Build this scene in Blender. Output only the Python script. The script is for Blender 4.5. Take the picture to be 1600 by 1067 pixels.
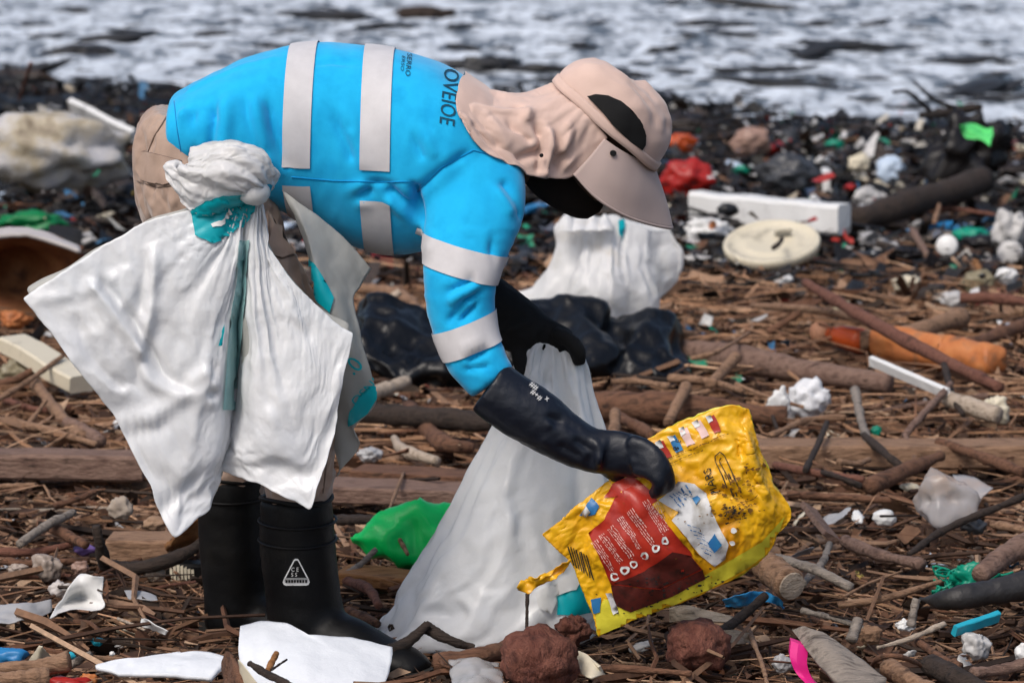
import bpy, bmesh, math, random
import numpy as np
from mathutils import Vector, Matrix
from mathutils.bvhtree import BVHTree

random.seed(7); RNG = np.random.default_rng(11)
SC = bpy.context.scene
for o in list(bpy.data.objects): bpy.data.objects.remove(o)
COL = SC.collection

# ------------------------------------------------------------------ camera
CAM_POS = np.array([0.0, -6.0, 1.6]); TILT = math.radians(9.2); LENS = 110.0
FPX = 1600 * LENS / 36.0
cd = bpy.data.cameras.new('camera'); cam = bpy.data.objects.new('camera', cd); COL.objects.link(cam)
cam.location = CAM_POS; cam.rotation_euler = (math.radians(90) - TILT, 0, 0)
cd.lens = LENS; cd.sensor_width = 36.0; cd.clip_start = 0.1; cd.clip_end = 2000
cd.dof.use_dof = True; cd.dof.focus_distance = 5.85; cd.dof.aperture_fstop = 6.3
SC.camera = cam

# ------------------------------------------------------------------ world, sun, exposure
SUN_EL, SUN_AZ = math.radians(52), math.radians(215)      # azimuth from +Y, clockwise
w = bpy.data.worlds.new('World'); SC.world = w; w.use_nodes = True
nt = w.node_tree; nt.nodes.clear()
wo = nt.nodes.new('ShaderNodeOutputWorld'); bg = nt.nodes.new('ShaderNodeBackground'); sky = nt.nodes.new('ShaderNodeTexSky')
sky.sky_type = 'NISHITA'; sky.sun_disc = False; sky.sun_elevation = SUN_EL; sky.sun_rotation = SUN_AZ
sky.air_density = 1.0; sky.dust_density = 4.0; sky.ozone_density = 1.0
bg.inputs[1].default_value = 0.12
nt.links.new(sky.outputs[0], bg.inputs[0]); nt.links.new(bg.outputs[0], wo.inputs[0])
sd = bpy.data.lights.new('sun', 'SUN'); sun = bpy.data.objects.new('sun', sd); COL.objects.link(sun)
sd.energy = 1.5; sd.angle = math.radians(22); sd.color = (1.0, 0.955, 0.90)
sdir = Vector((math.sin(SUN_AZ) * math.cos(SUN_EL), math.cos(SUN_AZ) * math.cos(SUN_EL), math.sin(SUN_EL)))
sun.rotation_euler = sdir.to_track_quat('Z', 'Y').to_euler(); sun.location = (0, 0, 6)
SC.view_settings.view_transform = 'Standard'; SC.view_settings.look = 'None'
SC.view_settings.exposure = 0.25; SC.view_settings.gamma = 1.0; SC.view_settings.use_curve_mapping = False
SC.cycles.max_bounces = 6; SC.cycles.diffuse_bounces = 3

# ------------------------------------------------------------------ geometry helpers
ct, st = math.cos(TILT), math.sin(TILT)
FW = np.array([0, ct, -st]); UP = np.array([0, st, ct]); RT = np.array([1.0, 0, 0])
def ray(px, py): return FW * FPX + RT * (px - 800.0) - UP * (py - 533.5)
def P(px, py, Y=0.0):                       # world point seen at a photo pixel, at world depth Y
    d = ray(px, py); return CAM_POS + d * ((Y - CAM_POS[1]) / d[1])
def G(px, py, z=0.0):                       # world point on the ground seen at a photo pixel
    d = ray(px, py); return CAM_POS + d * ((z - CAM_POS[2]) / d[2])
def GG(px, py, z=0.0): return G(px, py, z + .045)   # on top of the matted litter, which is a few centimetres deep
def PX(Y=0.0): return (Y + 6.0) / FPX * 1.015  # metres per photo pixel near depth Y
def PP(lst, Y=None): return np.array([P(q[0], q[1], q[2] if len(q) > 2 else Y) for q in lst])

_perm = np.random.default_rng(5).permutation(256); _perm = np.concatenate([_perm, _perm, _perm])
_g = np.random.default_rng(6).normal(size=(256, 3)); _g /= np.linalg.norm(_g, axis=1)[:, None]
def pnoise(p):
    p = np.asarray(p, float); i = np.floor(p).astype(int); f = p - i; i = i & 255
    u = f * f * f * (f * (f * 6 - 15) + 10); out = 0
    for dx in (0, 1):
        for dy in (0, 1):
            for dz in (0, 1):
                h = _perm[_perm[_perm[i[:, 0] + dx] + i[:, 1] + dy] + i[:, 2] + dz] & 255
                d = f - np.array([dx, dy, dz]); n = (_g[h] * d).sum(1)
                wgt = (u[:, 0] if dx else 1 - u[:, 0]) * (u[:, 1] if dy else 1 - u[:, 1]) * (u[:, 2] if dz else 1 - u[:, 2])
                out = out + n * wgt
    return out
def fbm(p, o=3):
    s, a = 0, 1.0
    for k in range(o): s = s + a * pnoise(np.asarray(p) * 2 ** k + 17.3 * k); a *= .5
    return s
def ridged(p, o=3):
    s, a = 0, 1.0
    for k in range(o): s = s + a * (0.35 - np.abs(pnoise(np.asarray(p) * 1.9 ** k + 9.1 * k))); a *= .5
    return s

_off = np.random.default_rng(8).random((256, 3))
def worley(p, rad=1):                        # distance to the nearest random point: flat facets meeting in sharp folds
    p = np.asarray(p, float); i = np.floor(p).astype(int); best = np.full(len(p), 9.0)
    for dx in (-1, 0, 1):
        for dy in (-1, 0, 1):
            for dz in (-1, 0, 1):
                j = i + np.array([dx, dy, dz]); k = j & 255; h = _perm[_perm[_perm[k[:, 0]] + k[:, 1]] + k[:, 2]] & 255
                best = np.minimum(best, np.linalg.norm(j + _off[h] - p, axis=1))
    return best - .5
def folds(p, o=2):
    p = np.asarray(p, float); p = p + .18 * np.stack([pnoise(p * 1.3 + 5), pnoise(p * 1.3 + 25), pnoise(p * 1.3 + 45)], 1); s, a = 0, 1.0
    for k in range(o): s = s + a * worley(p * 2.3 ** k + 13.7 * k); a *= .38
    return s

def cr(pts, n):                              # Catmull-Rom through points, n samples
    pts = np.asarray(pts, float); m = len(pts)
    if m == 2:
        t = np.linspace(0, 1, n)[:, None]; return pts[0] * (1 - t) + pts[1] * t
    q = np.vstack([2 * pts[0] - pts[1], pts, 2 * pts[-1] - pts[-2]])
    t = np.linspace(0, m - 1, n); k = np.minimum(t.astype(int), m - 2); f = (t - k)[:, None]
    a, b, c, d = q[k], q[k + 1], q[k + 2], q[k + 3]
    return .5 * (2 * b + (c - a) * f + (2 * a - 5 * b + 4 * c - d) * f ** 2 + (3 * b - a - 3 * c + d) * f ** 3)
def lin(pts, n):
    pts = np.asarray(pts, float); t = np.linspace(0, len(pts) - 1, n); k = np.minimum(t.astype(int), len(pts) - 2); f = (t - k)[:, None]
    return pts[k] * (1 - f) + pts[k + 1] * f

def grid_faces(r, c, wrap=False, off=0):
    i, j = np.meshgrid(np.arange(r - 1), np.arange(c if wrap else c - 1), indexing='ij'); i = i.ravel(); j = j.ravel(); j2 = (j + 1) % c
    return np.stack([i * c + j, i * c + j2, (i + 1) * c + j2, (i + 1) * c + j], 1) + off
def rings(R, cap=True):                      # list of rings (k, n, 3) -> closed loft
    R = np.asarray(R, float); k, n = R.shape[:2]; v = R.reshape(-1, 3); f = [tuple(q) for q in grid_faces(k, n, True)]
    if cap:
        v = np.vstack([v, R[0].mean(0), R[-1].mean(0)]); a, b = k * n, k * n + 1
        f += [(a, (j + 1) % n, j) for j in range(n)] + [(b, (k - 1) * n + j, (k - 1) * n + (j + 1) % n) for j in range(n)]
    return v, f
def tube(pts, rad, n=10, seg=None, cap=True, flat=None):
    pts = np.asarray(pts, float); rad = np.asarray(rad, float).reshape(len(pts), -1)
    if seg: allq = cr(np.hstack([pts, rad]), seg); pts, rad = allq[:, :3], np.maximum(allq[:, 3:], 1e-4)
    T = np.gradient(pts, axis=0); T /= np.linalg.norm(T, axis=1)[:, None] + 1e-12
    ref = np.array([0, -1.0, 0]) if abs(T[0][1]) < .9 else np.array([1.0, 0, 0])
    u = ref - T[0] * ref.dot(T[0]); u /= np.linalg.norm(u); R = []; th = np.linspace(0, 2 * np.pi, n, endpoint=False)
    for p, t, r in zip(pts, T, rad):
        u = u - t * u.dot(t); u /= np.linalg.norm(u); b = np.cross(t, u)
        ru, rv = (r[0], r[0]) if len(r) == 1 else (r[0], r[1])     # ru along the view depth, rv in the picture plane
        R.append(p + np.outer(np.cos(th) * ru, u) + np.outer(np.sin(th) * rv, b))
    return rings(R, cap)
def ball(c, r, seg=16, rg=10):
    c = np.array(c, float); r = np.ones(3) * r; ph = np.linspace(0.02, np.pi - .02, rg); th = np.linspace(0, 2 * np.pi, seg, endpoint=False)
    R = [c + r * np.stack([np.sin(a) * np.cos(th), np.sin(a) * np.sin(th), np.full(seg, np.cos(a))], 1) for a in ph]
    return rings(R)
def box(c, s, rot=None):
    v = np.array([[x, y, z] for x in (-.5, .5) for y in (-.5, .5) for z in (-.5, .5)]) * np.array(s)
    if rot is not None: v = v @ np.array(rot).T
    return v + np.array(c), [(0, 1, 3, 2), (4, 6, 7, 5), (0, 4, 5, 1), (2, 3, 7, 6), (0, 2, 6, 4), (1, 5, 7, 3)]
def join(lst):
    V, F, o = [], [], 0
    for v, f in lst: V.append(np.asarray(v)); F += [tuple(int(i) + o for i in q) for q in f]; o += len(v)
    return np.vstack(V), F
def mesh_data(name, v, f, smooth=True):
    me = bpy.data.meshes.new(name); me.from_pydata(np.asarray(v).tolist(), [], [tuple(int(i) for i in q) for q in f]); me.update()
    me.polygons.foreach_set('use_smooth', [smooth] * len(me.polygons)); return me
def vnormals(v, f):
    v = np.asarray(v); n = np.zeros_like(v)
    q = np.array([(a[0], a[1], a[2], a[3] if len(a) > 3 else a[2]) for a in f]); fn = np.cross(v[q[:, 2]] - v[q[:, 0]], v[q[:, 3]] - v[q[:, 1]])
    for k in range(4): np.add.at(n, q[:, k], fn)
    return n / (np.linalg.norm(n, axis=1)[:, None] + 1e-12)
def relax(v, f, it=3, lam=.5):
    e = set()
    for q in f:
        for a, b in zip(q, q[1:] + q[:1]): e.add((min(a, b), max(a, b)))
    e = np.array(list(e)); v = v.copy(); cnt = np.bincount(e.ravel(), minlength=len(v))[:, None] + 1e-9
    for _ in range(it):
        s = np.zeros_like(v); np.add.at(s, e[:, 0], v[e[:, 1]]); np.add.at(s, e[:, 1], v[e[:, 0]]); v += lam * (s / cnt - v)
    return v
def fuse(parts, voxel, it=4):                # union of closed shapes into one continuous skin
    v, f = join(parts); me = mesh_data('tmp', v, f); o = bpy.data.objects.new('tmp', me); COL.objects.link(o)
    m = o.modifiers.new('r', 'REMESH'); m.mode = 'VOXEL'; m.voxel_size = voxel
    ev = o.evaluated_get(bpy.context.evaluated_depsgraph_get()); m2 = bpy.data.meshes.new_from_object(ev)
    v = np.array([x.co[:] for x in m2.vertices]); f = [tuple(p.vertices) for p in m2.polygons]
    bpy.data.objects.remove(o); bpy.data.meshes.remove(me); bpy.data.meshes.remove(m2)
    return relax(v, f, it), f
def creases(v, n, lines, near=None):         # push the skin along its normals near polylines (px, py, Y, amp, width)
    d = np.zeros(len(v))
    for pts, Y, amp, wid in lines:
        q = PP(pts, Y); best = np.full(len(v), 9.0)
        for a, b in zip(q[:-1], q[1:]):
            ab = b - a; t = np.clip(((v - a) @ ab) / (ab @ ab), 0, 1); best = np.minimum(best, np.linalg.norm(v - (a + t[:, None] * ab), axis=1))
        d += amp * np.exp(-(best / wid) ** 2)
    return v + n * d[:, None]

# ------------------------------------------------------------------ object helpers
def link(name, me, mat=None, parent=None):
    o = bpy.data.objects.new(name, me); COL.objects.link(o)
    if mat and me is not None:
        me.materials.clear(); me.materials.append(mat)
    if parent is not None:
        o.parent = parent
        if parent.parent is None and parent.type == 'EMPTY': o.location = -parent.location
    return o
def tag(o, label, cat, group=None):
    o['label'] = label; o['category'] = cat
    if group: o['group'] = group
    return o
def thing(name, label, cat, loc, group=None):
    o = bpy.data.objects.new(name, None); COL.objects.link(o); o.location = Vector(loc); o.empty_display_size = .05
    return tag(o, label, cat, group)
def part(name, vf, mat, parent, smooth=True): return link(name, mesh_data(name, vf[0], vf[1], smooth), mat, parent)
def single(name, vf, mat, label, cat, group=None, smooth=True):   # a thing that is one mesh, origin at its base
    v = np.asarray(vf[0], float); b = np.array([v[:, 0].mean(), v[:, 1].mean(), v[:, 2].min()])
    o = link(name, mesh_data(name, v - b, vf[1], smooth), mat); o.location = b; return tag(o, label, cat, group)

# ------------------------------------------------------------------ materials
MATS = {}
def nodes(m):
    m.use_nodes = True; t = m.node_tree; t.nodes.clear()
    return t, t.nodes.new('ShaderNodeOutputMaterial')
def ramp(t, fac, stops, interp='LINEAR'):
    r = t.nodes.new('ShaderNodeValToRGB'); r.color_ramp.interpolation = interp; e = r.color_ramp.elements
    while len(e) < len(stops): e.new(.5)
    for k, (p, c) in enumerate(stops): e[k].position = p; e[k].color = (*c, 1) if len(c) == 3 else c
    t.links.new(fac, r.inputs[0]); return r.outputs[0]
def noise_node(t, scale, detail=4, rough=.6, stretch=None, coord='Object'):
    tc = t.nodes.new('ShaderNodeTexCoord'); mp = t.nodes.new('ShaderNodeMapping'); n = t.nodes.new('ShaderNodeTexNoise')
    if stretch: mp.inputs['Scale'].default_value = stretch
    n.inputs['Scale'].default_value = scale; n.inputs['Detail'].default_value = detail; n.inputs['Roughness'].default_value = rough
    t.links.new(tc.outputs[coord], mp.inputs[0]); t.links.new(mp.outputs[0], n.inputs['Vector']); return n.outputs[0]
def mat(name, cols, rough=.6, scale=18, bump=.15, bscale=120, spec=.4, trans=0, stretch=None, lo=.3, hi=.7, island=False, alpha=1.0, bdist=.004, coat=0, metal=0, sheen=0):
    """cols: 2-4 base colours the surface itself varies between (a procedural mottling)."""
    if name in MATS: return MATS[name]
    m = bpy.data.materials.new(name); MATS[name] = m; t, out = nodes(m); b = t.nodes.new('ShaderNodeBsdfPrincipled')
    if not isinstance(cols[0], (tuple, list)): cols = [cols, tuple(c * .8 for c in cols)]
    if island:
        g = t.nodes.new('ShaderNodeNewGeometry'); fac = g.outputs['Random Per Island']; l, h = 0.0, 1.0
    else: fac = noise_node(t, scale, stretch=stretch); l, h = lo, hi
    c = ramp(t, fac, [(l + (h - l) * k / (len(cols) - 1), q) for k, q in enumerate(cols)], 'CONSTANT' if island else 'LINEAR')
    if island:
        n2 = noise_node(t, scale * 2); mx = t.nodes.new('ShaderNodeMix'); mx.data_type = 'RGBA'; mx.blend_type = 'MULTIPLY'; mx.inputs[0].default_value = .6
        t.links.new(c, mx.inputs[6]); t.links.new(ramp(t, n2, [(.3, (.45, .45, .45)), (.65, (1.15, 1.1, 1.05))]), mx.inputs[7]); c = mx.outputs[2]
    t.links.new(c, b.inputs['Base Color'])
    b.inputs['Roughness'].default_value = rough; b.inputs['Specular IOR Level'].default_value = spec; b.inputs['Metallic'].default_value = metal
    b.inputs['Coat Weight'].default_value = coat; b.inputs['Sheen Weight'].default_value = sheen; b.inputs['Sheen Roughness'].default_value = .4; b.inputs['Alpha'].default_value = alpha
    if bump:
        bn = t.nodes.new('ShaderNodeBump'); bn.inputs['Strength'].default_value = bump; bn.inputs['Distance'].default_value = bdist
        t.links.new(noise_node(t, bscale, 5, .65, stretch), bn.inputs['Height']); t.links.new(bn.outputs[0], b.inputs['Normal'])
    sh = b.outputs[0]
    if trans:
        tr = t.nodes.new('ShaderNodeBsdfTranslucent'); t.links.new(c, tr.inputs[0]); ms = t.nodes.new('ShaderNodeMixShader'); ms.inputs[0].default_value = trans
        t.links.new(sh, ms.inputs[1]); t.links.new(tr.outputs[0], ms.inputs[2]); sh = ms.outputs[0]
    t.links.new(sh, out.inputs[0]); return m
def fabric(name, cols, scale=900, **k): return mat(name, cols, rough=.9, scale=14, bump=.35, bscale=scale, spec=.15, bdist=.001, sheen=.35, **k)

M_shirt = fabric('blue_shirt_cloth', [(.010, .40, .76), (.014, .45, .81), (.008, .37, .72)])
M_tape = mat('reflective_tape', [(.54, .525, .535), (.62, .605, .615)], rough=.55, scale=25, bump=.2, bscale=700, bdist=.0006)
M_ink = mat('dark_print', [(.004, .05, .09), (.004, .07, .12)], rough=.8, bump=0)
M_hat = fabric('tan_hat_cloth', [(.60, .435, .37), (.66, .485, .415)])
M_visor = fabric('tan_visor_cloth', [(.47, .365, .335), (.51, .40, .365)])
M_trouser = fabric('tan_trouser_cloth', [(.37, .265, .205), (.43, .31, .245), (.33, .23, .18)])
M_black = mat('black_fabric', [(.002, .002, .0025), (.004, .004, .0045)], rough=.85, bump=.2, bscale=900)
M_rubber = mat('black_rubber', [(.0025, .0025, .003), (.004, .004, .0045), (.009, .008, .007)], rough=.5, scale=9, bump=.3, bscale=40, bdist=.004, spec=.22)
M_glove = mat('navy_black_glove', [(.003, .005, .011), (.005, .008, .017)], rough=.45, scale=12, bump=.3, bscale=90, bdist=.003)
M_skin = mat('dark_skin', [(.035, .016, .010), (.05, .024, .015)], rough=.55, bump=.1)
M_sole = mat('black_sole', [(.012, .012, .012), (.03, .026, .022)], rough=.75, scale=30)
M_white = mat('white_print', [(.72, .72, .70), (.8, .8, .78)], rough=.6, bump=0)
M_bag = mat('white_bag_plastic', [(.87, .89, .92), (.91, .92, .93), (.86, .89, .92)], rough=.27, scale=5, bump=.4, bscale=60, bdist=.004, spec=.5, trans=.30)
M_bag_dirty = mat('white_bag_plastic_soiled', [(.70, .68, .62), (.84, .84, .83), (.88, .88, .88), (.76, .73, .68)], rough=.3, scale=6, bump=.4, bscale=60, bdist=.004, trans=.38)
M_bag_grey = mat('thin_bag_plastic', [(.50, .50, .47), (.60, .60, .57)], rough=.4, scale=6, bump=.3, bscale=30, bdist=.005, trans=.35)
M_teal = mat('teal_print', [(.0, .40, .47), (.0, .47, .54)], rough=.42, scale=20, bump=.1, trans=.15)
M_teal_pale = mat('faded_teal_print', [(.22, .45, .46), (.34, .52, .52)], rough=.42, scale=20, bump=.1, trans=.2)
M_yellow = mat('yellow_pack_film', [(.74, .35, .006), (.80, .44, .010), (.64, .27, .005)], rough=.33, scale=9, bump=.35, bscale=45, bdist=.004, spec=.5)
M_lime = mat('lime_pack_film', [(.62, .56, .04), (.70, .62, .05)], rough=.35, scale=12, bump=.3, bscale=45)
M_red = mat('red_pack_print', [(.34, .018, .012), (.42, .03, .015), (.26, .012, .010)], rough=.36, scale=14, bump=.15)
M_maroon = mat('maroon_pack_stain', [(.05, .008, .008), (.09, .014, .01), (.03, .008, .006)], rough=.5, scale=30)
M_packwhite = mat('white_pack_print', [(.62, .62, .62), (.72, .72, .72), (.40, .38, .34)], rough=.4, scale=22)
M_packblue = mat('blue_pack_print', [(.02, .12, .34), (.03, .2, .42)], rough=.4)
M_pink = mat('pale_pack_print', [(.66, .42, .38), (.72, .52, .48)], rough=.5, bump=0)
M_grime = mat('brown_grime', [(.12, .05, .012), (.22, .10, .012), (.08, .04, .012)], rough=.8, scale=60)
M_packink = mat('pack_ink', [(.012, .012, .012), (.02, .02, .018)], rough=.6, bump=0)

# ------------------------------------------------------------------ printing on built surfaces
def poly_mesh(poly, step):                   # filled 2-D outline cut into small cells, so it can follow a curved surface
    bm = bmesh.new()
    for pl in ([poly] if not isinstance(poly[0][0], (tuple, list, np.ndarray)) else poly):
        bm.faces.new([bm.verts.new((x, y, 0)) for x, y in pl])
    return cut_bm(bm, step)
def cut_bm(bm, step):
    xs = [q.co.x for q in bm.verts]; ys = [q.co.y for q in bm.verts]
    for ax, lo, hi in ((0, min(xs), max(xs)), (1, min(ys), max(ys))):
        k = lo + step
        while k < hi - 1e-6:
            co = [0, 0, 0]; co[ax] = k; no = [0, 0, 0]; no[ax] = 1
            bmesh.ops.bisect_plane(bm, geom=bm.verts[:] + bm.edges[:] + bm.faces[:], plane_co=co, plane_no=no); k += step
    bmesh.ops.triangulate(bm, faces=bm.faces[:]); v = np.array([q.co[:] for q in bm.verts]); bm.verts.index_update()
    f = [tuple(q.index for q in a.verts) for a in bm.faces]; bm.free(); return v, f
def bvh_of(v, f): return BVHTree.FromPolygons([Vector(q) for q in np.asarray(v)], f)
def project(v2, f, bvh, off):                # photo-plane outline laid onto the surface it is printed on
    out, ok = [], []
    for x, y, _ in v2:
        d = Vector(ray(x, y)).normalized(); h, n, i, dist = bvh.ray_cast(Vector(CAM_POS), d)
        if h is None: out.append((0, 0, 0)); ok.append(False)
        else:
            if n.dot(d) > 0: n = -n
            out.append(h + n * off); ok.append(True)
    out = np.array([q[:] for q in out]); g = []
    for q in f:
        if all(ok[i] for i in q):
            p = out[list(q)]
            if max(np.ptp(p[:, 1]), 0) < .12: g.append(q)
    return out, g
def largest(f):
    par = {}
    def find(a):
        while par.setdefault(a, a) != a: par[a] = par[par[a]]; a = par[a]
        return a
    for q in f:
        for b in q[1:]: par[find(b)] = find(q[0])
    cnt = {}
    for q in f: cnt[find(q[0])] = cnt.get(find(q[0]), 0) + 1
    k = max(cnt, key=cnt.get) if cnt else None; return [q for q in f if find(q[0]) == k]
def tidy(v, f):
    if not f: return v[:0], f
    u = sorted({i for q in f for i in q}); m = {a: k for k, a in enumerate(u)}; return np.asarray(v)[u], [tuple(m[i] for i in q) for q in f]
def print_on(name, poly, bvh, m, parent, off=.003, step=10):
    v, f = poly_mesh(poly, step); v, f = project(v, f, bvh, off)
    if not isinstance(poly[0][0], (tuple, list, np.ndarray)): f = largest(f)
    return part(name, tidy(v, f), m, parent)
def text_mesh(s):
    cu = bpy.data.curves.new('t', 'FONT'); cu.body = s; cu.resolution_u = 3; o = bpy.data.objects.new('t', cu); COL.objects.link(o)
    me = bpy.data.meshes.new_from_object(o.evaluated_get(bpy.context.evaluated_depsgraph_get())); bm = bmesh.new(); bm.from_mesh(me)
    bpy.data.objects.remove(o); bpy.data.curves.remove(cu); bpy.data.meshes.remove(me); return bm
def text_on(name, s, origin, xdir, ydir, bvh, m, parent, off=.003, step=.15):
    """text with its baseline vector xdir and up vector ydir given in photo pixels per em"""
    bm = text_mesh(s); v, f = cut_bm(bm, step)
    q = np.zeros_like(v); q[:, 0] = origin[0] + v[:, 0] * xdir[0] + v[:, 1] * ydir[0]; q[:, 1] = origin[1] + v[:, 0] * xdir[1] + v[:, 1] * ydir[1]
    q, f = project(q, f, bvh, off); return part(name, tidy(q, f), m, parent)
def ring_band(name, c, axis, width, bvh, m, parent, a0=0, a1=360, off=.0032, seg=84, up=None, slant=0):
    axis = np.array(axis, float); axis /= np.linalg.norm(axis); up = np.array([0, 0, 1.0]) if up is None else np.array(up, float)
    u = up - axis * up.dot(axis); u /= np.linalg.norm(u); b = np.cross(axis, u); R = []
    for a in np.radians(np.linspace(a0, a1, seg)):
        d = u * math.cos(a) + b * math.sin(a); row = []
        for s in np.linspace(-.5, .5, 5):
            o = np.array(c) + axis * (s * width + slant * math.cos(a)); h, n, i, dist = bvh.ray_cast(Vector(o), Vector(d))
            row.append(np.array(h[:]) + d * off if h is not None else o + d * .1)
        R.append(row)
    R = np.array(R); return part(name, (R.reshape(-1, 3), [tuple(q) for q in grid_faces(R.shape[0], 5)]), m, parent)

def solid(v, f, th):                         # give a sheet its thickness
    v = np.asarray(v); n = vnormals(v, f); k = len(v); ed = {}
    for q in f:
        for a, b in zip(q, tuple(q[1:]) + (q[0],)):
            key = (min(a, b), max(a, b)); ed[key] = None if key in ed else (a, b)
    F = [tuple(q) for q in f] + [tuple(i + k for i in reversed(q)) for q in f] + [(e[1], e[0], e[0] + k, e[1] + k) for e in ed.values() if e]
    return np.vstack([v + n * th / 2, v - n * th / 2]), F
def sheet(ctrl, nu, nv, smooth_u=True, smooth_v=True):   # ctrl[u][v] world points -> fine grid
    A = np.array([(cr if smooth_v else lin)(r, nv) for r in ctrl]); B = np.array([(cr if smooth_u else lin)(A[:, j], nu) for j in range(nv)])
    return B.transpose(1, 0, 2)
def wrinkle(Gd, amp, sc, seed=0, stretch=(1, 1, 1), amp2=0, sc2=0, mask=None):
    r, c = Gd.shape[:2]; v = Gd.reshape(-1, 3); f = [tuple(q) for q in grid_faces(r, c)]; n = vnormals(v, f)
    d = amp * 1.6 * folds(v * np.array(stretch) * sc * .8 + seed * 3.7, 2)
    if amp2: d = d + amp2 * 1.4 * folds(v * sc2 * .8 + seed * 1.3, 1)
    if mask is not None: d = d * mask.ravel()
    return v + n * d[:, None], f

def pleat(nu, nv, amp, freqs, seed, fade=.5, start=.08):   # folds running along v, gathered at v = 0
    U, V = np.meshgrid(np.linspace(0, 1, nu), np.linspace(0, 1, nv), indexing='ij'); u, v_ = U.ravel(), V.ravel(); z = 0 * u
    wp = u + .035 * pnoise(np.stack([u * 3 + seed, v_ * 2.2, z], 1)); d = 0
    for k, fq in enumerate(freqs): d = d + (.35 - np.abs(pnoise(np.stack([wp * fq + seed * 2.3, v_ * (.5 + .5 * k) + k, z + .37], 1)))) * .75 ** k
    return amp * d * np.minimum(v_ / start, 1) * (1 - fade * v_)


def buckle(v, f, pin, grow=.06, frames=12, bend=.5, tension=15, mass=.2, grav=0.0, quality=4, soft=0.0, seed=0, rest=None):
    """let a sheet that is cut a little too large settle into folds between the places where it is held"""
    rg = np.random.default_rng(seed); vj = v + rg.normal(0, .0004, v.shape); me = mesh_data('tmp', vj, f); o = bpy.data.objects.new('tmp', me); COL.objects.link(o)
    g = o.vertex_groups.new(name='pin')
    for lv in np.unique(np.round(pin, 2)):
        if lv > 0: g.add([int(i) for i in np.where(np.round(pin, 2) == lv)[0]], float(lv), 'REPLACE')
    if rest is not None:
        o.shape_key_add(name='Basis'); rk = o.shape_key_add(name='rest'); rk.value = 0; rk.data.foreach_set('co', np.asarray(rest, float).ravel())
    m = o.modifiers.new('c', 'CLOTH'); s = m.settings
    if rest is not None: s.rest_shape_key = rk
    s.quality = quality; s.mass = mass; s.tension_stiffness = tension; s.compression_stiffness = tension; s.shear_stiffness = tension * .3; s.bending_stiffness = bend; s.air_damping = 2; s.tension_damping = 15; s.compression_damping = 15; s.bending_damping = .5
    s.vertex_group_mass = 'pin'; s.pin_stiffness = 1; s.shrink_min = -grow; s.effector_weights.gravity = grav; m.collision_settings.use_collision = False; m.collision_settings.use_self_collision = False
    m.point_cache.frame_start = 1; m.point_cache.frame_end = frames + 1
    for k in range(1, frames + 1): SC.frame_set(k)
    ev = o.evaluated_get(bpy.context.evaluated_depsgraph_get()); m2 = ev.to_mesh(); out = np.zeros(len(m2.vertices) * 3); m2.vertices.foreach_get('co', out); out = out.reshape(-1, 3).copy(); ev.to_mesh_clear()
    bpy.data.objects.remove(o); bpy.data.meshes.remove(me); SC.frame_set(1); return out

def clear_of(v, bvh, d):                      # keep an outer layer outside the surface it lies on
    v = v.copy()
    for i, p in enumerate(v):
        l, n, k, dist = bvh.find_nearest(Vector(p), .06)
        if l is not None and (Vector(p) - l).dot(n) < d: v[i] = (l + n * d)[:]
    return v
def subdiv(v, f):
    me = mesh_data('tmp', v, f); o = bpy.data.objects.new('tmp', me); COL.objects.link(o); m = o.modifiers.new('s', 'SUBSURF'); m.levels = 1
    m2 = bpy.data.meshes.new_from_object(o.evaluated_get(bpy.context.evaluated_depsgraph_get())); v = np.zeros(len(m2.vertices) * 3); m2.vertices.foreach_get('co', v); v = v.reshape(-1, 3); f = [tuple(p.vertices) for p in m2.polygons]
    bpy.data.objects.remove(o); bpy.data.meshes.remove(me); bpy.data.meshes.remove(m2); return v, f
def grid_pin(nu, nv, edges, w=1.0, base=.0, spots=()):      # hold chosen borders of a sheet: 'u0','u1','v0','v1'
    p = np.full((nu, nv), base)
    if 'u0' in edges: p[0] = w
    if 'u1' in edges: p[-1] = w
    if 'v0' in edges: p[:, 0] = w
    if 'v1' in edges: p[:, -1] = w
    return p.ravel()

def set_mesh(name, V, F, m, kind='stuff', label=None, smooth=True):
    me = bpy.data.meshes.new(name); V = np.asarray(V, np.float32); F = np.asarray(F, np.int32); k = F.shape[1]
    me.vertices.add(len(V)); me.vertices.foreach_set('co', V.ravel()); me.loops.add(F.size); me.loops.foreach_set('vertex_index', F.ravel())
    me.polygons.add(len(F)); me.polygons.foreach_set('loop_start', np.arange(0, F.size, k, dtype=np.int32)); me.polygons.foreach_set('loop_total', np.full(len(F), k, np.int32)); me.update(calc_edges=True); me.validate()
    me.polygons.foreach_set('use_smooth', [smooth] * len(me.polygons)); o = link(name, me, m); o['kind'] = kind
    if label: o['label'] = label
    return o

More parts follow.
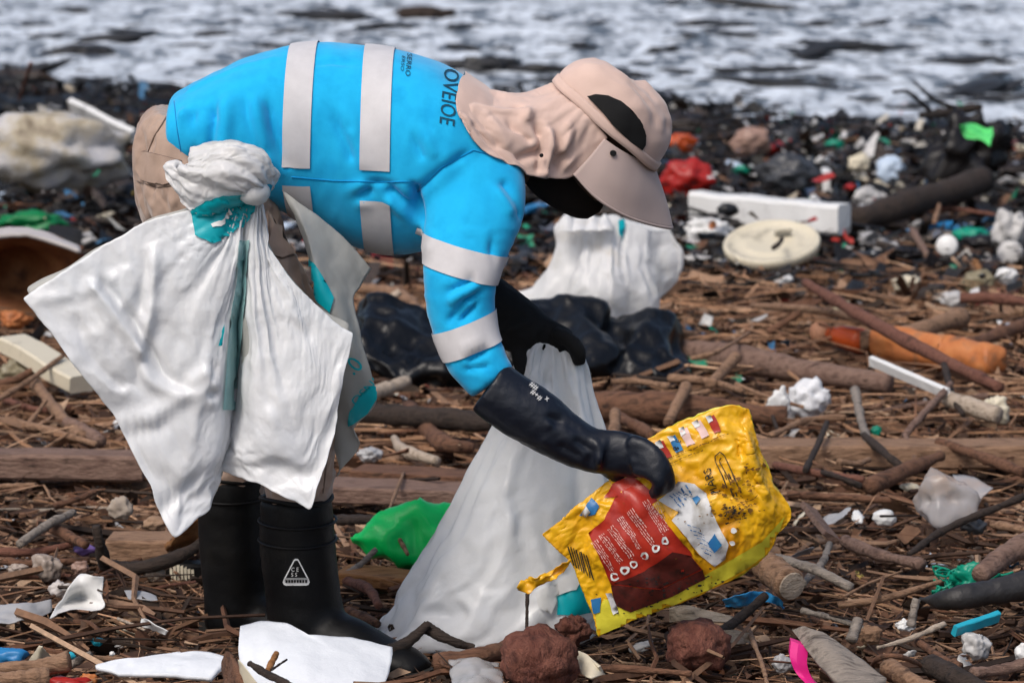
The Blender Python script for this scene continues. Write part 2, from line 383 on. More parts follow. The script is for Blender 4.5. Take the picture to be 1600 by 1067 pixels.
# ------------------------------------------------------------------ the shore
def shore_y(x): return 13.4 - .62 * np.clip(x, -6, 6) + .5 * np.sin(x * 1.3 + 1) + .25 * np.sin(x * 3.1)
def H(x, y):                                  # beach height
    x = np.asarray(x, float); y = np.asarray(y, float); p = np.stack([x, y, np.zeros_like(x)], -1).reshape(-1, 3)
    h = .035 * fbm(p * .9, 2) + .022 * fbm(p * 3.1 + 4, 3) + .010 * pnoise(p * 14)
    h = h.reshape(x.shape); back = np.clip((y - 2.5) / 4, 0, 1)
    h = h + back * .05 * pnoise(p * 2.2 + 31).reshape(x.shape)
    return h - .02 - .16 * np.clip((y - shore_y(x) + 1.5) / 3, 0, 2)
def terrain():
    xs = np.concatenate([np.linspace(-60, -6, 10), np.linspace(-5, 5, 200), np.linspace(6, 60, 10)]); ys = np.concatenate([np.linspace(-40, -3, 10), np.linspace(-2, 5, 180), np.linspace(5.05, 17, 120), np.linspace(18, 60, 5)])
    X, Y = np.meshgrid(xs, ys); Z = H(X, Y); v = np.stack([X, Y, Z], -1).reshape(-1, 3)
    return v, grid_faces(len(ys), len(xs))
M_soil = mat('wet_litter_soil', [(.005, .004, .003), (.018, .010, .007), (.04, .022, .014), (.022, .015, .010)], rough=.75, scale=9, bump=.9, bscale=70, bdist=.02)
set_mesh('beach_ground', *terrain(), M_soil, 'structure')

def sea():
    xs = np.concatenate([np.linspace(-200, -9, 14), np.linspace(-7.5, 7.5, 360), np.linspace(9, 200, 14)]); ys = np.concatenate([np.linspace(9.6, 22, 270), np.linspace(22.1, 36, 150), np.linspace(37, 60, 40), np.linspace(64, 600, 22)])
    X, Y = np.meshgrid(xs, ys); p = np.stack([X, Y, np.zeros_like(X)], -1).reshape(-1, 3)
    amp = np.clip((p[:, 1] - shore_y(p[:, 0]) + .8) / 2.5, .3, 1) * np.clip(1.4 - p[:, 1] / 60, .2, 1); wv = p + .25 * np.stack([pnoise(p * 1.5), pnoise(p * 1.5 + 9), 0 * p[:, 0]], 1)
    z = .045 * fbm(p * np.array([.35, .8, 1]), 2) + .055 * ridged(wv * np.array([1.3, 1.1, 1]) + 3, 3) + .040 * fbm(wv * np.array([3.4, 2.4, 1]), 3)
    v = p.copy(); v[:, 2] = -.080 + z * amp
    return v, grid_faces(len(ys), len(xs))
def sea_mat():
    m = bpy.data.materials.new('foamy_sea'); t, out = nodes(m); b = t.nodes.new('ShaderNodeBsdfPrincipled')
    n1 = noise_node(t, 1.0, 8, .70, (2.2, .75, 1)); n2 = noise_node(t, 8.0, 5, .68, (1.2, .5, 1))
    mx = t.nodes.new('ShaderNodeMath'); mx.operation = 'MULTIPLY_ADD'; t.links.new(n2, mx.inputs[0]); mx.inputs[1].default_value = .75; t.links.new(n1, mx.inputs[2])
    f = ramp(t, mx.outputs[0], [(.74, (0, 0, 0)), (.80, (.20, .20, .20)), (.87, (.66, .66, .66)), (1.0, (1, 1, 1))])
    mc = t.nodes.new('ShaderNodeMix'); mc.data_type = 'RGBA'; t.links.new(f, mc.inputs[0]); mc.inputs[6].default_value = (.055, .068, .085, 1); mc.inputs[7].default_value = (.67, .73, .80, 1)
    t.links.new(mc.outputs[2], b.inputs['Base Color'])
    mr = t.nodes.new('ShaderNodeMapRange'); t.links.new(f, mr.inputs[0]); mr.inputs[3].default_value = .3; mr.inputs[4].default_value = .85; t.links.new(mr.outputs[0], b.inputs['Roughness'])
    bn = t.nodes.new('ShaderNodeBump'); bn.inputs['Strength'].default_value = .7; bn.inputs['Distance'].default_value = .04
    t.links.new(noise_node(t, 11, 5, .65), bn.inputs['Height']); t.links.new(bn.outputs[0], b.inputs['Normal']); t.links.new(b.outputs[0], out.inputs[0]); return m
set_mesh('sea_water', *sea(), sea_mat(), 'structure')

# ------------------------------------------------------------------ the person
HIP = G(430, 1010); HIP[2] = 0
person = None
def head_pt(a, b, c):                         # head frame: a forward, b to the far side, c up (metres) -> world
    k = 1 / PX(0); p = P(945 + k * (a * .755 + c * .657), 195 + k * (a * .657 - c * .755), -.01); return p + np.array([0, b, 0])
def head_v(L): return np.array([head_pt(*q) for q in L])

def ell(xpx, top, bot, hd, yc=0.0, n=40, e=2.25):
    a, b = P(xpx, top, yc), P(xpx, bot, yc); c = (a + b) / 2; hz = (a[2] - b[2]) / 2; th = np.linspace(0, 2 * np.pi, n, endpoint=False)
    s = lambda t: np.sign(t) * np.abs(t) ** (2 / e)
    return np.stack([np.full(n, c[0]), c[1] + hd * s(np.cos(th)), c[2] + hz * s(np.sin(th))], 1)
TORSO = [(271, 150, 252, .150), (300, 134, 268, .166), (350, 107, 290, .178), (400, 86, 305, .178), (440, 75, 325, .172), (480, 69, 350, .168), (530, 69, 374, .170),
         (575, 73, 388, .178), (620, 80, 393, .190), (660, 90, 388, .202), (700, 107, 376, .205), (740, 130, 356, .190), (775, 160, 335, .155), (805, 200, 305, .10)]
tor = rings([ell(x, t, b, h) for x, t, b, h in np.asarray(cr(TORSO, 60))])
def px_tube(L, n=20, seg=30, depth=1.0):      # L: (px, py, Y, radius_px [, depth factor])
    pts = PP([q[:3] for q in L]); r = np.array([(q[3] * PX(q[2]) * (q[4] if len(q) > 4 else depth), q[3] * PX(q[2])) for q in L]); return tube(pts, r, n, seg)
slv = px_tube([(715, 215, -.06, 80, .5), (728, 268, -.11, 88, .75), (736, 325, -.165, 83, .66), (727, 385, -.205, 68, .74), (720, 440, -.235, 57), (721, 490, -.24, 52), (736, 545, -.255, 48), (770, 598, -.27, 39)], 28, 50, .78)
slf = px_tube([(725, 250, .12, 70), (728, 320, .17, 68), (722, 380, .18, 58), (715, 430, .16, 52), (740, 462, .14, 46), (775, 490, .13, 38)], 24, 40, .95)
v, f = fuse([tor, slv, slf], .0062, 8); n = vnormals(v, f)
v = creases(v, n, [
    ([(330, 150), (337, 190), (328, 245)], -.17, -0.0195, 0.0099), ([(352, 150), (350, 240)], -.17, 0.0120, 0.0153), ([(300, 175), (310, 215), (306, 250)], -.16, -0.0120, 0.0090), ([(285, 170), (292, 230)], -.15, 0.0090, 0.0090),
    ([(505, 130), (525, 190), (548, 245)], -.17, -0.0105, 0.0081), ([(528, 125), (552, 200), (568, 255)], -.17, 0.0090, 0.0108), ([(540, 150), (548, 200)], -.17, -0.0060, 0.0063),
    ([(622, 160), (642, 210), (660, 245)], -.2, -0.0090, 0.0063), ([(642, 150), (664, 210), (678, 240)], -.2, 0.0075, 0.0081), ([(655, 160), (672, 200)], -.2, -0.0075, 0.0063),
    ([(412, 120), (428, 200), (446, 258)], -.17, -0.0135, 0.0090), ([(395, 150), (415, 240), (436, 275)], -.17, 0.0105, 0.0099), ([(380, 130), (388, 190), (410, 240)], -.17, -0.0090, 0.0090),
    ([(455, 277), (520, 283), (600, 285), (648, 284)], -.18, -0.0090, 0.0063), ([(495, 345), (535, 330), (572, 300)], -.18, -0.0255, 0.0108), ([(485, 330), (530, 312), (565, 290)], -.18, 0.0180, 0.0117), ([(500, 355), (545, 345), (566, 320)], -.17, 0.0150, 0.0090), ([(525, 378), (540, 350)], -.17, -0.0150, 0.0081), ([(548, 380), (555, 355)], -.17, -0.0135, 0.0081),
    ([(612, 298), (638, 318), (652, 345)], -.18, -0.0195, 0.0099), ([(610, 315), (632, 345), (640, 380)], -.18, 0.0120, 0.0090), ([(620, 360), (650, 372)], -.17, -0.0135, 0.0090),
    ([(648, 292), (652, 330), (655, 388)], -.19, -0.0390, 0.0090), ([(664, 300), (668, 340), (668, 385)], -.25, 0.0150, 0.0126), ([(656, 296), (692, 262), (735, 238)], -.2, -0.0105, 0.0081),
    ([(682, 292), (715, 330), (762, 378)], -.28, -0.0150, 0.0072), ([(694, 282), (740, 330), (780, 372)], -.28, 0.0120, 0.0090), ([(672, 310), (700, 348), (735, 372)], -.27, -0.0120, 0.0063), ([(700, 262), (750, 300), (790, 360)], -.26, -0.0090, 0.0081), ([(762, 300), (774, 350), (768, 395)], -.26, -0.0090, 0.0081),
    ([(696, 502), (728, 470), (780, 448)], -.29, -0.0225, 0.0072), ([(686, 508), (718, 478), (768, 456)], -.29, 0.0135, 0.0072), ([(722, 498), (750, 472), (784, 462)], -.29, -0.0180, 0.0063), ([(705, 470), (745, 446), (780, 436)], -.29, 0.0120, 0.0072), ([(700, 455), (735, 440), (775, 430)], -.29, -0.0120, 0.0063),
    ([(668, 430), (678, 470), (684, 510)], -.29, -0.0105, 0.0063), ([(680, 425), (692, 500)], -.29, 0.0105, 0.0063), ([(735, 562), (776, 540)], -.3, -0.0120, 0.0054), ([(725, 548), (766, 526)], -.3, 0.0090, 0.0054), ([(715, 580), (760, 572)], -.3, -0.0090, 0.0054),
    ([(700, 250), (740, 262), (800, 268)], -.22, 0.0075, 0.0180), ([(788, 290), (806, 335)], -.2, -0.0120, 0.0090), ([(770, 285), (792, 330)], -.22, 0.0090, 0.0090), ([(460, 110), (520, 100), (560, 110)], -.1, -0.0060, 0.0090), ([(300, 142), (380, 112), (430, 100)], -.08, 0.0060, 0.0108)])
arm_ = (v[:, 2] < P(700, 330, 0)[2]) & (v[:, 0] > P(652, 300, 0)[0]); wn = np.where(arm_, .007 * ridged(v * np.array([7, 6, 20]) + v[:, :1] * 4, 2), .0065 * ridged(v * np.array([15, 5, 4.5]) - v[:, 2:3] * 3, 2))
v = v + vnormals(v, f) * (.003 * fbm(v * np.array([7, 5, 4]), 3) + wn)[:, None]
SH = (v, f); SHB = bvh_of(v, f)

# body (one continuous figure under the clothes)
body_parts = [rings([ell(x, t + 34, b - 44, h - .045) for x, t, b, h in np.asarray(cr(TORSO[1:-1], 30))]),
    px_tube([(790, 235, 0, 55), (830, 238, 0, 50), (880, 240, 0, 50)], 18, 10, .9),
    px_tube([(715, 240, -.07, 42), (732, 310, -.15, 38), (726, 390, -.205, 32), (721, 480, -.24, 28), (750, 565, -.262, 24), (850, 665, -.28, 22)], 16, 30, .7),
    px_tube([(725, 255, .10, 48), (726, 330, .17, 46), (718, 430, .16, 36), (775, 490, .13, 28), (830, 515, .10, 24)], 16, 30),
    px_tube([(320, 260, -.08, 70), (395, 400, -.09, 60), (455, 540, -.10, 56), (468, 660, -.10, 48), (462, 800, -.10, 42), (465, 960, -.10, 34)], 16, 30),
    px_tube([(320, 260, .10, 70), (350, 420, .11, 58), (372, 560, .12, 52), (364, 690, .12, 46), (362, 800, .12, 40), (366, 940, .12, 32)], 16, 30)]
def hball(c, r): q, ff = ball((0, 0, 0), 1, 20, 14); return head_v([(c[0] + x * r[0], c[1] + y * r[1], c[2] + z * r[2]) for x, y, z in q]), ff
body_parts += [hball((-.005, 0, .01), (.098, .076, .085)), hball((.022, 0, -.06), (.075, .064, .085)), hball((.052, 0, -.118), (.036, .034, .030)), hball((.098, 0, -.060), (.016, .013, .026)), hball((.104, 0, -.076), (.013, .017, .011)),
    hball((.084, 0, -.012), (.016, .058, .012)), hball((.088, 0, -.103), (.012, .024, .006)), hball((.086, 0, -.113), (.011, .020, .006)),
    hball((-.006, -.074, -.05), (.020, .009, .030)), hball((-.006, .074, -.05), (.020, .009, .030)), hball((.055, -.044, -.066), (.03, .022, .03)), hball((.055, .044, -.066), (.03, .022, .03))]
bv, bf = fuse(body_parts, .0095, 2)
BASE = np.array([P(440, 900, 0)[0], 0, 0])
person = thing('person', 'person in blue high-visibility shirt and tan sun hat bending over to pick litter', 'person', BASE)
body = part('body', (bv, bf), M_skin, person)
for s in (-1, 1):
    part('eye', hball((.086, s * .032, -.032), (.009, .013, .009)), mat('eye_white', [(.3, .28, .26), (.34, .3, .28)], rough=.3, bump=0), person)
shirt = part('shirt', SH, M_shirt, person); shirt['label'] = 'sky blue long-sleeved work shirt with grey reflective bands'

def band_c(x, y): return P(x, y, 0)
ring_band('reflective_band', band_c(472, 220), (1, 0, -.035), 43 * PX(-.1), SHB, M_tape, shirt, -90, 102)
ring_band('reflective_band', band_c(592, 230), (1, 0, -.02), 46 * PX(-.1), SHB, M_tape, shirt, -90, 98)
ring_band('reflective_band', band_c(467, 222), (1, 0, .06), 43 * PX(-.1), SHB, M_tape, shirt, 114, 246)
ring_band('reflective_band', band_c(589, 230), (1, 0, .03), 46 * PX(-.1), SHB, M_tape, shirt, 116, 246)
def axis_px(a, b, Y): q = P(*b, Y) - P(*a, Y); return q / np.linalg.norm(q)
ring_band('reflective_band', P(720, 405, -.228), axis_px((0, 0), (-24, 100), -.2), 45 * PX(-.25), SHB, M_tape, shirt, 0, 360, up=(0, -1, 0))
ring_band('reflective_band', P(724, 528, -.25), axis_px((0, 0), (38, 92), -.2), 47 * PX(-.25), SHB, M_tape, shirt, 0, 360, up=(0, -1, 0))
for pts in ([(455, 277), (520, 283), (600, 285), (645, 284)], [(272, 158), (277, 205), (284, 246)], [(652, 300), (690, 262), (740, 235), (790, 250)]):
    out = []
    for x, y in lin(np.array(pts, float), 40):
        d = Vector(ray(x, y)).normalized(); h, n_, i_, ds = SHB.ray_cast(Vector(CAM_POS), d)
        if h is not None: out.append((h - d * .0006)[:])
    if len(out) > 3: part('seam', tube(out, [.0013] * len(out), 5), fabric('blue_seam', [(.0, .24, .55), (.0, .27, .6)]), shirt)
text_on('back_lettering', 'OVEIOE', (694, 106), (-2.2, 25), (34, 8), SHB, M_ink, shirt, .002)
text_on('back_lettering', 'SERRO', (636, 84), (-1, 12), (11, 2), SHB, M_ink, shirt, .002, .3)
text_on('back_lettering', 'ERSO', (628, 88), (-1, 10), (7, 2), SHB, M_ink, shirt, .002, .3)

# trousers
tr = [px_tube([(305, 190, 0, 70, 1.6), (288, 235, 0, 82, 1.62), (300, 285, 0, 92, 1.5), (330, 330, 0, 80, 1.6)], 28, 20),
      px_tube([(300, 255, -.085, 86), (322, 300, -.09, 95), (372, 385, -.095, 86), (425, 480, -.10, 76), (462, 570, -.105, 70), (478, 640, -.10, 62), (470, 720, -.10, 55), (462, 800, -.10, 53)], 26, 40, .95),
      px_tube([(305, 255, .10, 86), (320, 330, .11, 88), (348, 440, .12, 74), (374, 560, .12, 66), (368, 660, .12, 57), (362, 790, .12, 50)], 24, 36, .95)]
v, f = fuse(tr, .011, 4); pin = np.full(len(v), .10); pin[v[:, 2] > P(300, 200, 0)[2]] = .6; pin[v[:, 2] < P(460, 785, 0)[2]] = 1
v = buckle(v, f, pin, .10, 10, .25, grav=.1); v, f = subdiv(v, f); n = vnormals(v, f)
v = creases(v, n, [([(212, 282), (250, 294), (290, 290)], -.14, -.008, .008), ([(214, 276), (250, 286), (290, 283)], -.14, .006, .008), ([(232, 235), (270, 210)], -.12, -.005, .01), ([(225, 262), (275, 240)], -.12, -.005, .01),
    ([(395, 325), (470, 330)], -.19, -.008, .01), ([(420, 400), (480, 395)], -.19, -.009, .01), ([(430, 440), (500, 450)], -.19, .008, .012), ([(455, 470), (520, 480)], -.19, -.008, .01),
    ([(490, 640), (540, 650)], -.17, -.008, .01), ([(480, 690), (530, 700)], -.16, -.008, .01), ([(410, 745), (520, 738)], -.16, -.009, .011), ([(410, 765), (520, 760)], -.16, .009, .010), ([(440, 720), (520, 715)], -.16, .008, .011)])
v = v + vnormals(v, f) * (.002 * ridged(v * np.array([14, 14, 30]), 2))[:, None]
trousers = part('trousers', (v, f), M_trouser, person); trousers['label'] = 'tan work trousers with a flapped back pocket'; TRB = bvh_of(v, f)
print_on('pocket_flap', [(214, 262), (222, 236), (284, 252), (286, 284), (256, 288), (222, 280)], TRB, M_trouser, trousers, .005)
print_on('pocket_flap', [(418, 396), (424, 352), (456, 352), (462, 396), (440, 402)], TRB, M_trouser, trousers, .005)

def seam_on(pts, parent, m, bvh, r=.0016):
    out = []
    for x, y in lin(np.array(pts, float), 24):
        d = Vector(ray(x, y)).normalized(); h, n_, i_, ds = bvh.ray_cast(Vector(CAM_POS), d)
        if h is not None: out.append((h - d * .001)[:])
    if len(out) > 3: part('seam', tube(out, [r] * len(out), 5), m, parent)
M_seam = fabric('dark_tan_seam', [(.16, .11, .085), (.20, .14, .105)])
for pts in ([(214, 283), (245, 293), (288, 287)], [(216, 262), (222, 236), (284, 252)], [(418, 330), (424, 396), (440, 404), (462, 398)], [(262, 180), (240, 215), (222, 262)], [(520, 600), (514, 690), (505, 770)]): seam_on(pts, trousers, M_seam, TRB)
# boots
def boot(shaft, foot, sole_pts):
    s = px_tube(shaft, 28, 26, .95); ft = px_tube(foot, 24, 22, .8); v, f = fuse([s, ft], .008, 5)
    v = v + vnormals(v, f) * (.004 * fbm(v * np.array([8, 8, 16]), 3))[:, None]; return v, f
def lip(c, r, parent):                         # rolled rim of a boot shaft
    th = np.linspace(0, 2 * np.pi, 30); pts = [c + np.array([math.cos(a) * r, math.sin(a) * r * .95, .004 * math.sin(2 * a)]) for a in th]; part('rim', tube(pts, [.0045] * 30, 8, cap=False), M_rubber, parent)
def sole(pts, zs, wid, parent):                # ridged outsole under a foot
    q = np.array(pts); R = []; ctr = cr(q, 16)
    prof = np.interp(np.linspace(0, 1, 16), [0, .12, .35, .5, .75, .92, 1], [.6, .9, .82, .8, 1, .85, .35]) * wid
    d = q[-1] - q[0]; d[2] = 0; d /= np.linalg.norm(d); sd_ = np.array([-d[1], d[0], 0])
    for i, c in enumerate(ctr):
        h0 = 0.0 + (.006 if i % 2 else 0); a = prof[i]
        R.append([c + sd_ * a + [0, 0, zs], c + sd_ * a + [0, 0, h0], c - sd_ * a + [0, 0, h0], c - sd_ * a + [0, 0, zs]])
    return part('sole', rings(R), M_sole, parent, smooth=False)
def shaft_ridges(cpx, Y, ys, rpx, parent):
    for y in ys:
        c = P(cpx, y, Y); r = rpx * PX(Y); th = np.linspace(0, 2 * np.pi, 36); pts = [c + np.array([math.cos(a) * r, math.sin(a) * r * .95, .003 * math.sin(a)]) for a in th]
        part('shaft_ridge', tube(pts, [.0032] * 36, 6, cap=False), M_rubber, parent)
nb = boot([(463, 775, -.10, 58), (464, 830, -.10, 60), (468, 880, -.10, 61), (474, 930, -.10, 60), (478, 975, -.10, 62), (476, 1008, -.10, 58)],
          [(442, 1003, -.07, 38, 1.1), (490, 1000, -.105, 52, 1.0), (545, 1008, -.145, 46, 1.05), (595, 1030, -.185, 37, 1.2), (634, 1042, -.215, 30, 1.4), (662, 1050, -.235, 19, 1.5)], None)
bo = part('boot', nb, M_rubber, person); NBB = bvh_of(*nb)
lip(P(463, 777, -.10), 56 * PX(-.1), bo); shaft_ridges(465, -.10, (812, 842), 61, bo)
a, b = P(425, 1030, -.05), P(668, 1058, -.245); a[2] = b[2] = 0; sole([a, (a + b) / 2, b], .035, .06, bo)
fb = boot([(362, 742, .12, 52), (362, 800, .12, 54), (364, 860, .12, 54), (367, 920, .12, 50), (370, 965, .12, 52), (368, 985, .12, 50)],
          [(338, 975, .14, 30, 1.1), (390, 972, .115, 44), (440, 982, .08, 38, 1.1), (490, 995, .05, 32, 1.3), (525, 1002, .03, 18, 1.5)], None)
bo2 = part('boot', fb, M_rubber, person); lip(P(362, 744, .12), 50 * PX(.12), bo2); shaft_ridges(363, .12, (775,), 54.5, bo2)
a, b = P(324, 995, .15), P(535, 1015, .02); a[2] = b[2] = 0; sole([a, (a + b) / 2, b], .04, .055, bo2)
# boot safety mark: rounded triangle ring, base bar, small glyphs
def tri(cx, cy, s): return [(cx + s * x, cy + s * y) for x, y in ((-.08, -1), (.08, -1), (.18, -.92), (.92, .55), (.98, .75), (.9, .93), (.75, 1), (-.75, 1), (-.9, .93), (-.98, .75), (-.92, .55), (-.18, -.92))]
o_, i_ = tri(463, 893, 21), tri(463, 891.5, 16.5); i_ = [(x, min(y, 902)) for x, y in i_]
print_on('safety_mark', [[o_[k], o_[(k + 1) % 12], i_[(k + 1) % 12], i_[k]] for k in range(12)], NBB, M_white, bo, .002, 30)
text_on('safety_mark_lettering', 'C E', (455, 892), (8, 0), (0, -9), NBB, M_white, bo, .002); text_on('safety_mark_lettering', 'S S', (455, 900), (8, 0), (0, -9), NBB, M_white, bo, .002)
print_on('safety_mark_small_print', [[(447 + 4.2 * k, 905), (450 + 4.2 * k, 905), (450 + 4.2 * k, 909.5), (447 + 4.2 * k, 909.5)] for k in range(8)], NBB, M_rubber, bo, .003, 30)

# gloves: gauntlet, palm, four fingers, thumb
def glove(tubes, cr_lines):
    v, f = fuse(tubes, .0042, 4); v = creases(v, vnormals(v, f), cr_lines); return v + vnormals(v, f) * (.0022 * fbm(v * 26, 3) + .0015 * ridged(v * 45, 2))[:, None], f
tb = [px_tube([(764, 604, -.27, 46), (800, 630, -.275, 47), (840, 655, -.28, 46), (880, 682, -.285, 40), (915, 700, -.29, 35), (945, 708, -.295, 34)], 24, 26, .95),
      px_tube([(925, 702, -.292, 33), (965, 708, -.30, 36), (1003, 716, -.31, 33)], 22, 12, .62)]
for k in range(4):
    tb.append(px_tube([(985 + 3 * k, 690 + k * 14, -.318 - .004 * k, 12.5), (1012 + 1 * k, 699 + k * 13, -.336 - .004 * k, 12), (1036 - 2 * k, 724 + k * 9.5, -.347 - .003 * k, 11.4), (1046 - 7 * k, 752 + k * 5.5, -.342, 10.4), (1043 - 9 * k, 766 + k * 2.0, -.335, 8)], 12, 16))
tb.append(px_tube([(945, 728, -.285, 14), (972, 748, -.275, 13.5), (1000, 766, -.262, 12), (1020, 772, -.258, 9)], 12, 14))
gv = glove(tb, [([(868, 655), (885, 652), (903, 664)], -.33, -.016, .012), ([(860, 662), (878, 640), (905, 652)], -.33, .007, .008), ([(905, 690), (925, 705), (920, 730)], -.33, -.008, .010), ([(930, 690), (936, 720)], -.33, .006, .009), ([(880, 700), (900, 712)], -.33, -.006, .009), ([(850, 690), (870, 715)], -.33, .004, .01)])
gl = part('glove', gv, M_glove, person); gl['label'] = 'long black rubber glove gripping the yellow pack'; GLB = bvh_of(*gv)
for s, org, k in (('##', (826, 602), 13), ('#+#', (828, 614), 12), ('x', (850, 624), 13)):
    text_on('glove_print', s, org, (.72 * k, .62 * k), (.55 * k, -.75 * k), GLB, M_white, gl, .002)
tb = [px_tube([(735, 455, .15, 44), (775, 487, .13, 47), (815, 512, .11, 42), (848, 528, .09, 32)], 22, 22, .95),
      px_tube([(830, 518, .10, 32), (862, 532, .085, 30), (885, 543, .08, 26)], 20, 12, .7)]
for k in range(4):
    tb.append(px_tube([(866 + 2 * k, 520 + 6 * k, .06 + .014 * k, 12), (890 + 1 * k, 532 + 5 * k, .046 + .014 * k, 11.5), (904 - k, 550 + 2 * k, .045 + .014 * k, 12), (905 - 2 * k, 568, .055 + .014 * k, 10)], 12, 14))
tb.append(px_tube([(812, 540, .085, 15), (815, 566, .07, 14), (822, 585, .062, 12)], 12, 10))
gv2 = glove(tb, [([(785, 505), (815, 490)], .06, -.008, .009), ([(790, 520), (820, 505)], .06, .005, .008)])
part('glove', gv2, M_black, person)['label'] = 'black rubber glove holding the neck of the white bag'

# hat
def crown_pt(phi, s, off=0):                   # phi 0 = front, s 0..1 from rim to top
    aa, bb, hh = .129 + off, .102 + off, .102 + off
    t = s * np.pi / 2; rr = np.cos(t) ** .55; zz = np.sin(t) ** .85
    x, y = math.cos(phi) * aa * rr, math.sin(phi) * bb * rr
    z = hh * zz + (.012 * math.cos(phi) * (1 - rr))
    k = 1 + .05 * math.sin(phi * 3 + 1) * s * (1 - s) + .05 * math.sin(phi * 7) * s * (1 - s)
    return x * k - .012 * s, y * k, z * (1 + .04 * math.sin(phi * 2 + .6) * s)
def hat_crown():
    R = [head_v([crown_pt(a, s) for a in np.linspace(0, 2 * np.pi, 64, endpoint=False)]) for s in np.linspace(0, .985, 34)]
    v, f = rings(R, True); n = vnormals(v, f); k = np.clip((v[:, 2] - v[:, 2].min()) / .1, 0, 1)
    return creases(v + n * (.008 * fbm(v * 16, 3) + .004 * ridged(v * 20, 2))[:, None] * k[:, None], n, [([(975, 140), (990, 165), (1008, 175)], -.07, .008, .012), ([(985, 135), (1010, 160), (1020, 190)], -.07, -.006, .010), ([(1005, 225), (1035, 205), (1050, 190)], -.04, -.006, .010), ([(945, 105), (1000, 140), (1050, 190)], -.02, .005, .012)]), f
hat_c = hat_crown(); HATB = bvh_of(*hat_c)
hat = part('hat', hat_c, M_hat, person); hat['label'] = 'tan fishing hat with stiff visor and neck flap'
def strip(fn, nu, nv, th=.002): q = np.array([[fn(u, w_) for w_ in np.linspace(0, 1, nv)] for u in np.linspace(0, 1, nu)]); return solid(head_v(q.reshape(-1, 3)), [tuple(a) for a in grid_faces(nu, nv)], th)
def band_fn(u, w_):
    x, y, z = crown_pt(u * 2 * np.pi, .085 * w_, .0035); return x, y, z - .004 + .001 * math.sin(u * 40)
part('hat_band', strip(band_fn, 90, 4, .003), M_hat, hat)
VI = [(944, 217, -.108), (962, 230, -.106), (984, 243, -.092), (1005, 254, -.062), (1021, 261, 0)]; VM = [(920, 246, -.118), (946, 270, -.120), (976, 290, -.106), (1008, 303, -.07), (1038, 307, 0)]; VO = [(897, 271, -.120), (930, 307, -.122), (968, 332, -.106), (1008, 348, -.07), (1050, 355, 0)]
def mirror_row(r): q = PP(r); far = q[:-1][::-1].copy(); far[:, 1] = -.02 - far[:, 1]; far[:, 2] += .012; return np.vstack([q, far])
Gd = sheet([mirror_row(r) for r in (VI, VM, VO)], 24, 60); gv_ = Gd.reshape(-1, 3); gf_ = [tuple(q) for q in grid_faces(24, 60)]; gv_ = gv_ + vnormals(gv_, gf_) * (.0015 * fbm(gv_ * 14, 2))[:, None]
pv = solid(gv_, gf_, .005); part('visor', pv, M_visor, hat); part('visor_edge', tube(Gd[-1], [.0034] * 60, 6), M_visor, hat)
print_on('mesh_panel', [(918, 152), (932, 149), (950, 151), (970, 160), (988, 174), (1001, 192), (1008, 212), (1007, 226), (1002, 234), (985, 222), (960, 198), (938, 172)], HATB, M_black, hat, .0055, 5)
def disc(cx, cy, r, n=14): return [(cx + r * math.cos(a), cy + r * math.sin(a)) for a in np.linspace(0, 2 * np.pi, n, endpoint=False)]
ALLH = bvh_of(*join([hat_c, pv]))
print_on('snap_button', disc(957, 240, 5), ALLH, M_black, hat, .004, 20)
ck = ball(P(882, 131, -.005), (.008, .008, .007)); part('cord_lock', join([ck, tube(PP([(876, 124, -.005), (882, 131, -.005), (886, 146, -.01)]), [.002] * 3, 6)]), M_black, hat)
# neck flap
FL = [[(950, 216, -.104), (918, 176, -.106), (893, 150, -.07), (868, 129, 0)], [(898, 270, -.118), (885, 205, -.128), (866, 160, -.095), (846, 141, 0)], [(850, 271, -.13), (842, 205, -.142), (836, 168, -.11), (826, 149, 0)],
      [(815, 264, -.15), (796, 205, -.16), (796, 160, -.12), (790, 131, 0)], [(775, 250, -.175), (752, 195, -.175), (752, 150, -.13), (754, 122, 0)], [(740, 218, -.19), (724, 178, -.18), (722, 145, -.12), (728, 121, 0)], [(733, 208, -.195), (713, 168, -.17), (712, 145, -.11), (720, 126, 0)]]
ctrl = []
for r in FL:
    q = PP(r); far = q[:-1][::-1].copy(); far[:, 1] = -far[:, 1]; far[:, 2] += .0; ctrl.append(np.vstack([q, far]))
Gd = sheet(ctrl, 60, 70); v = Gd.reshape(-1, 3); f = [tuple(q) for q in grid_faces(60, 70)]; v = buckle(v, f, grid_pin(60, 70, ('u0', 'u1'), 1, .05), .03, 13, .3, grav=.1, rest=v * np.array([1.22, 1.05, 1.08])); v, f = subdiv(v, f); v = clear_of(v, SHB, .007); n = vnormals(v, f); n = n if n[:, 2].mean() > 0 else -n
v = creases(v, n, [([(798, 132), (806, 158), (812, 180)], -.10, -.022, .009), ([(818, 146), (828, 168), (818, 194), (796, 216)], -.13, .014, .010), ([(786, 150), (800, 198), (826, 218)], -.15, -.010, .008), ([(830, 152), (852, 185), (862, 214), (850, 270)], -.14, .016, .009), ([(868, 200), (874, 228), (862, 264)], -.14, -.020, .008), ([(838, 188), (846, 225), (840, 262)], -.14, -.016, .008),
    ([(905, 196), (898, 224), (872, 260)], -.13, -.018, .008), ([(885, 172), (893, 205), (882, 234)], -.13, .014, .009), ([(944, 218), (912, 236), (876, 262)], -.12, .010, .008), ([(742, 196), (768, 232), (800, 254)], -.18, -.008, .007), ([(728, 150), (722, 176), (744, 214), (786, 252)], -.18, .005, .006), ([(800, 250), (825, 242), (845, 238)], -.15, -.018, .009), ([(752, 132), (764, 180), (790, 224)], -.16, .007, .010), ([(735, 140), (750, 185), (776, 225)], -.17, -.006, .008)])
part('neck_flap', solid(v, f, .002), M_hat, hat)
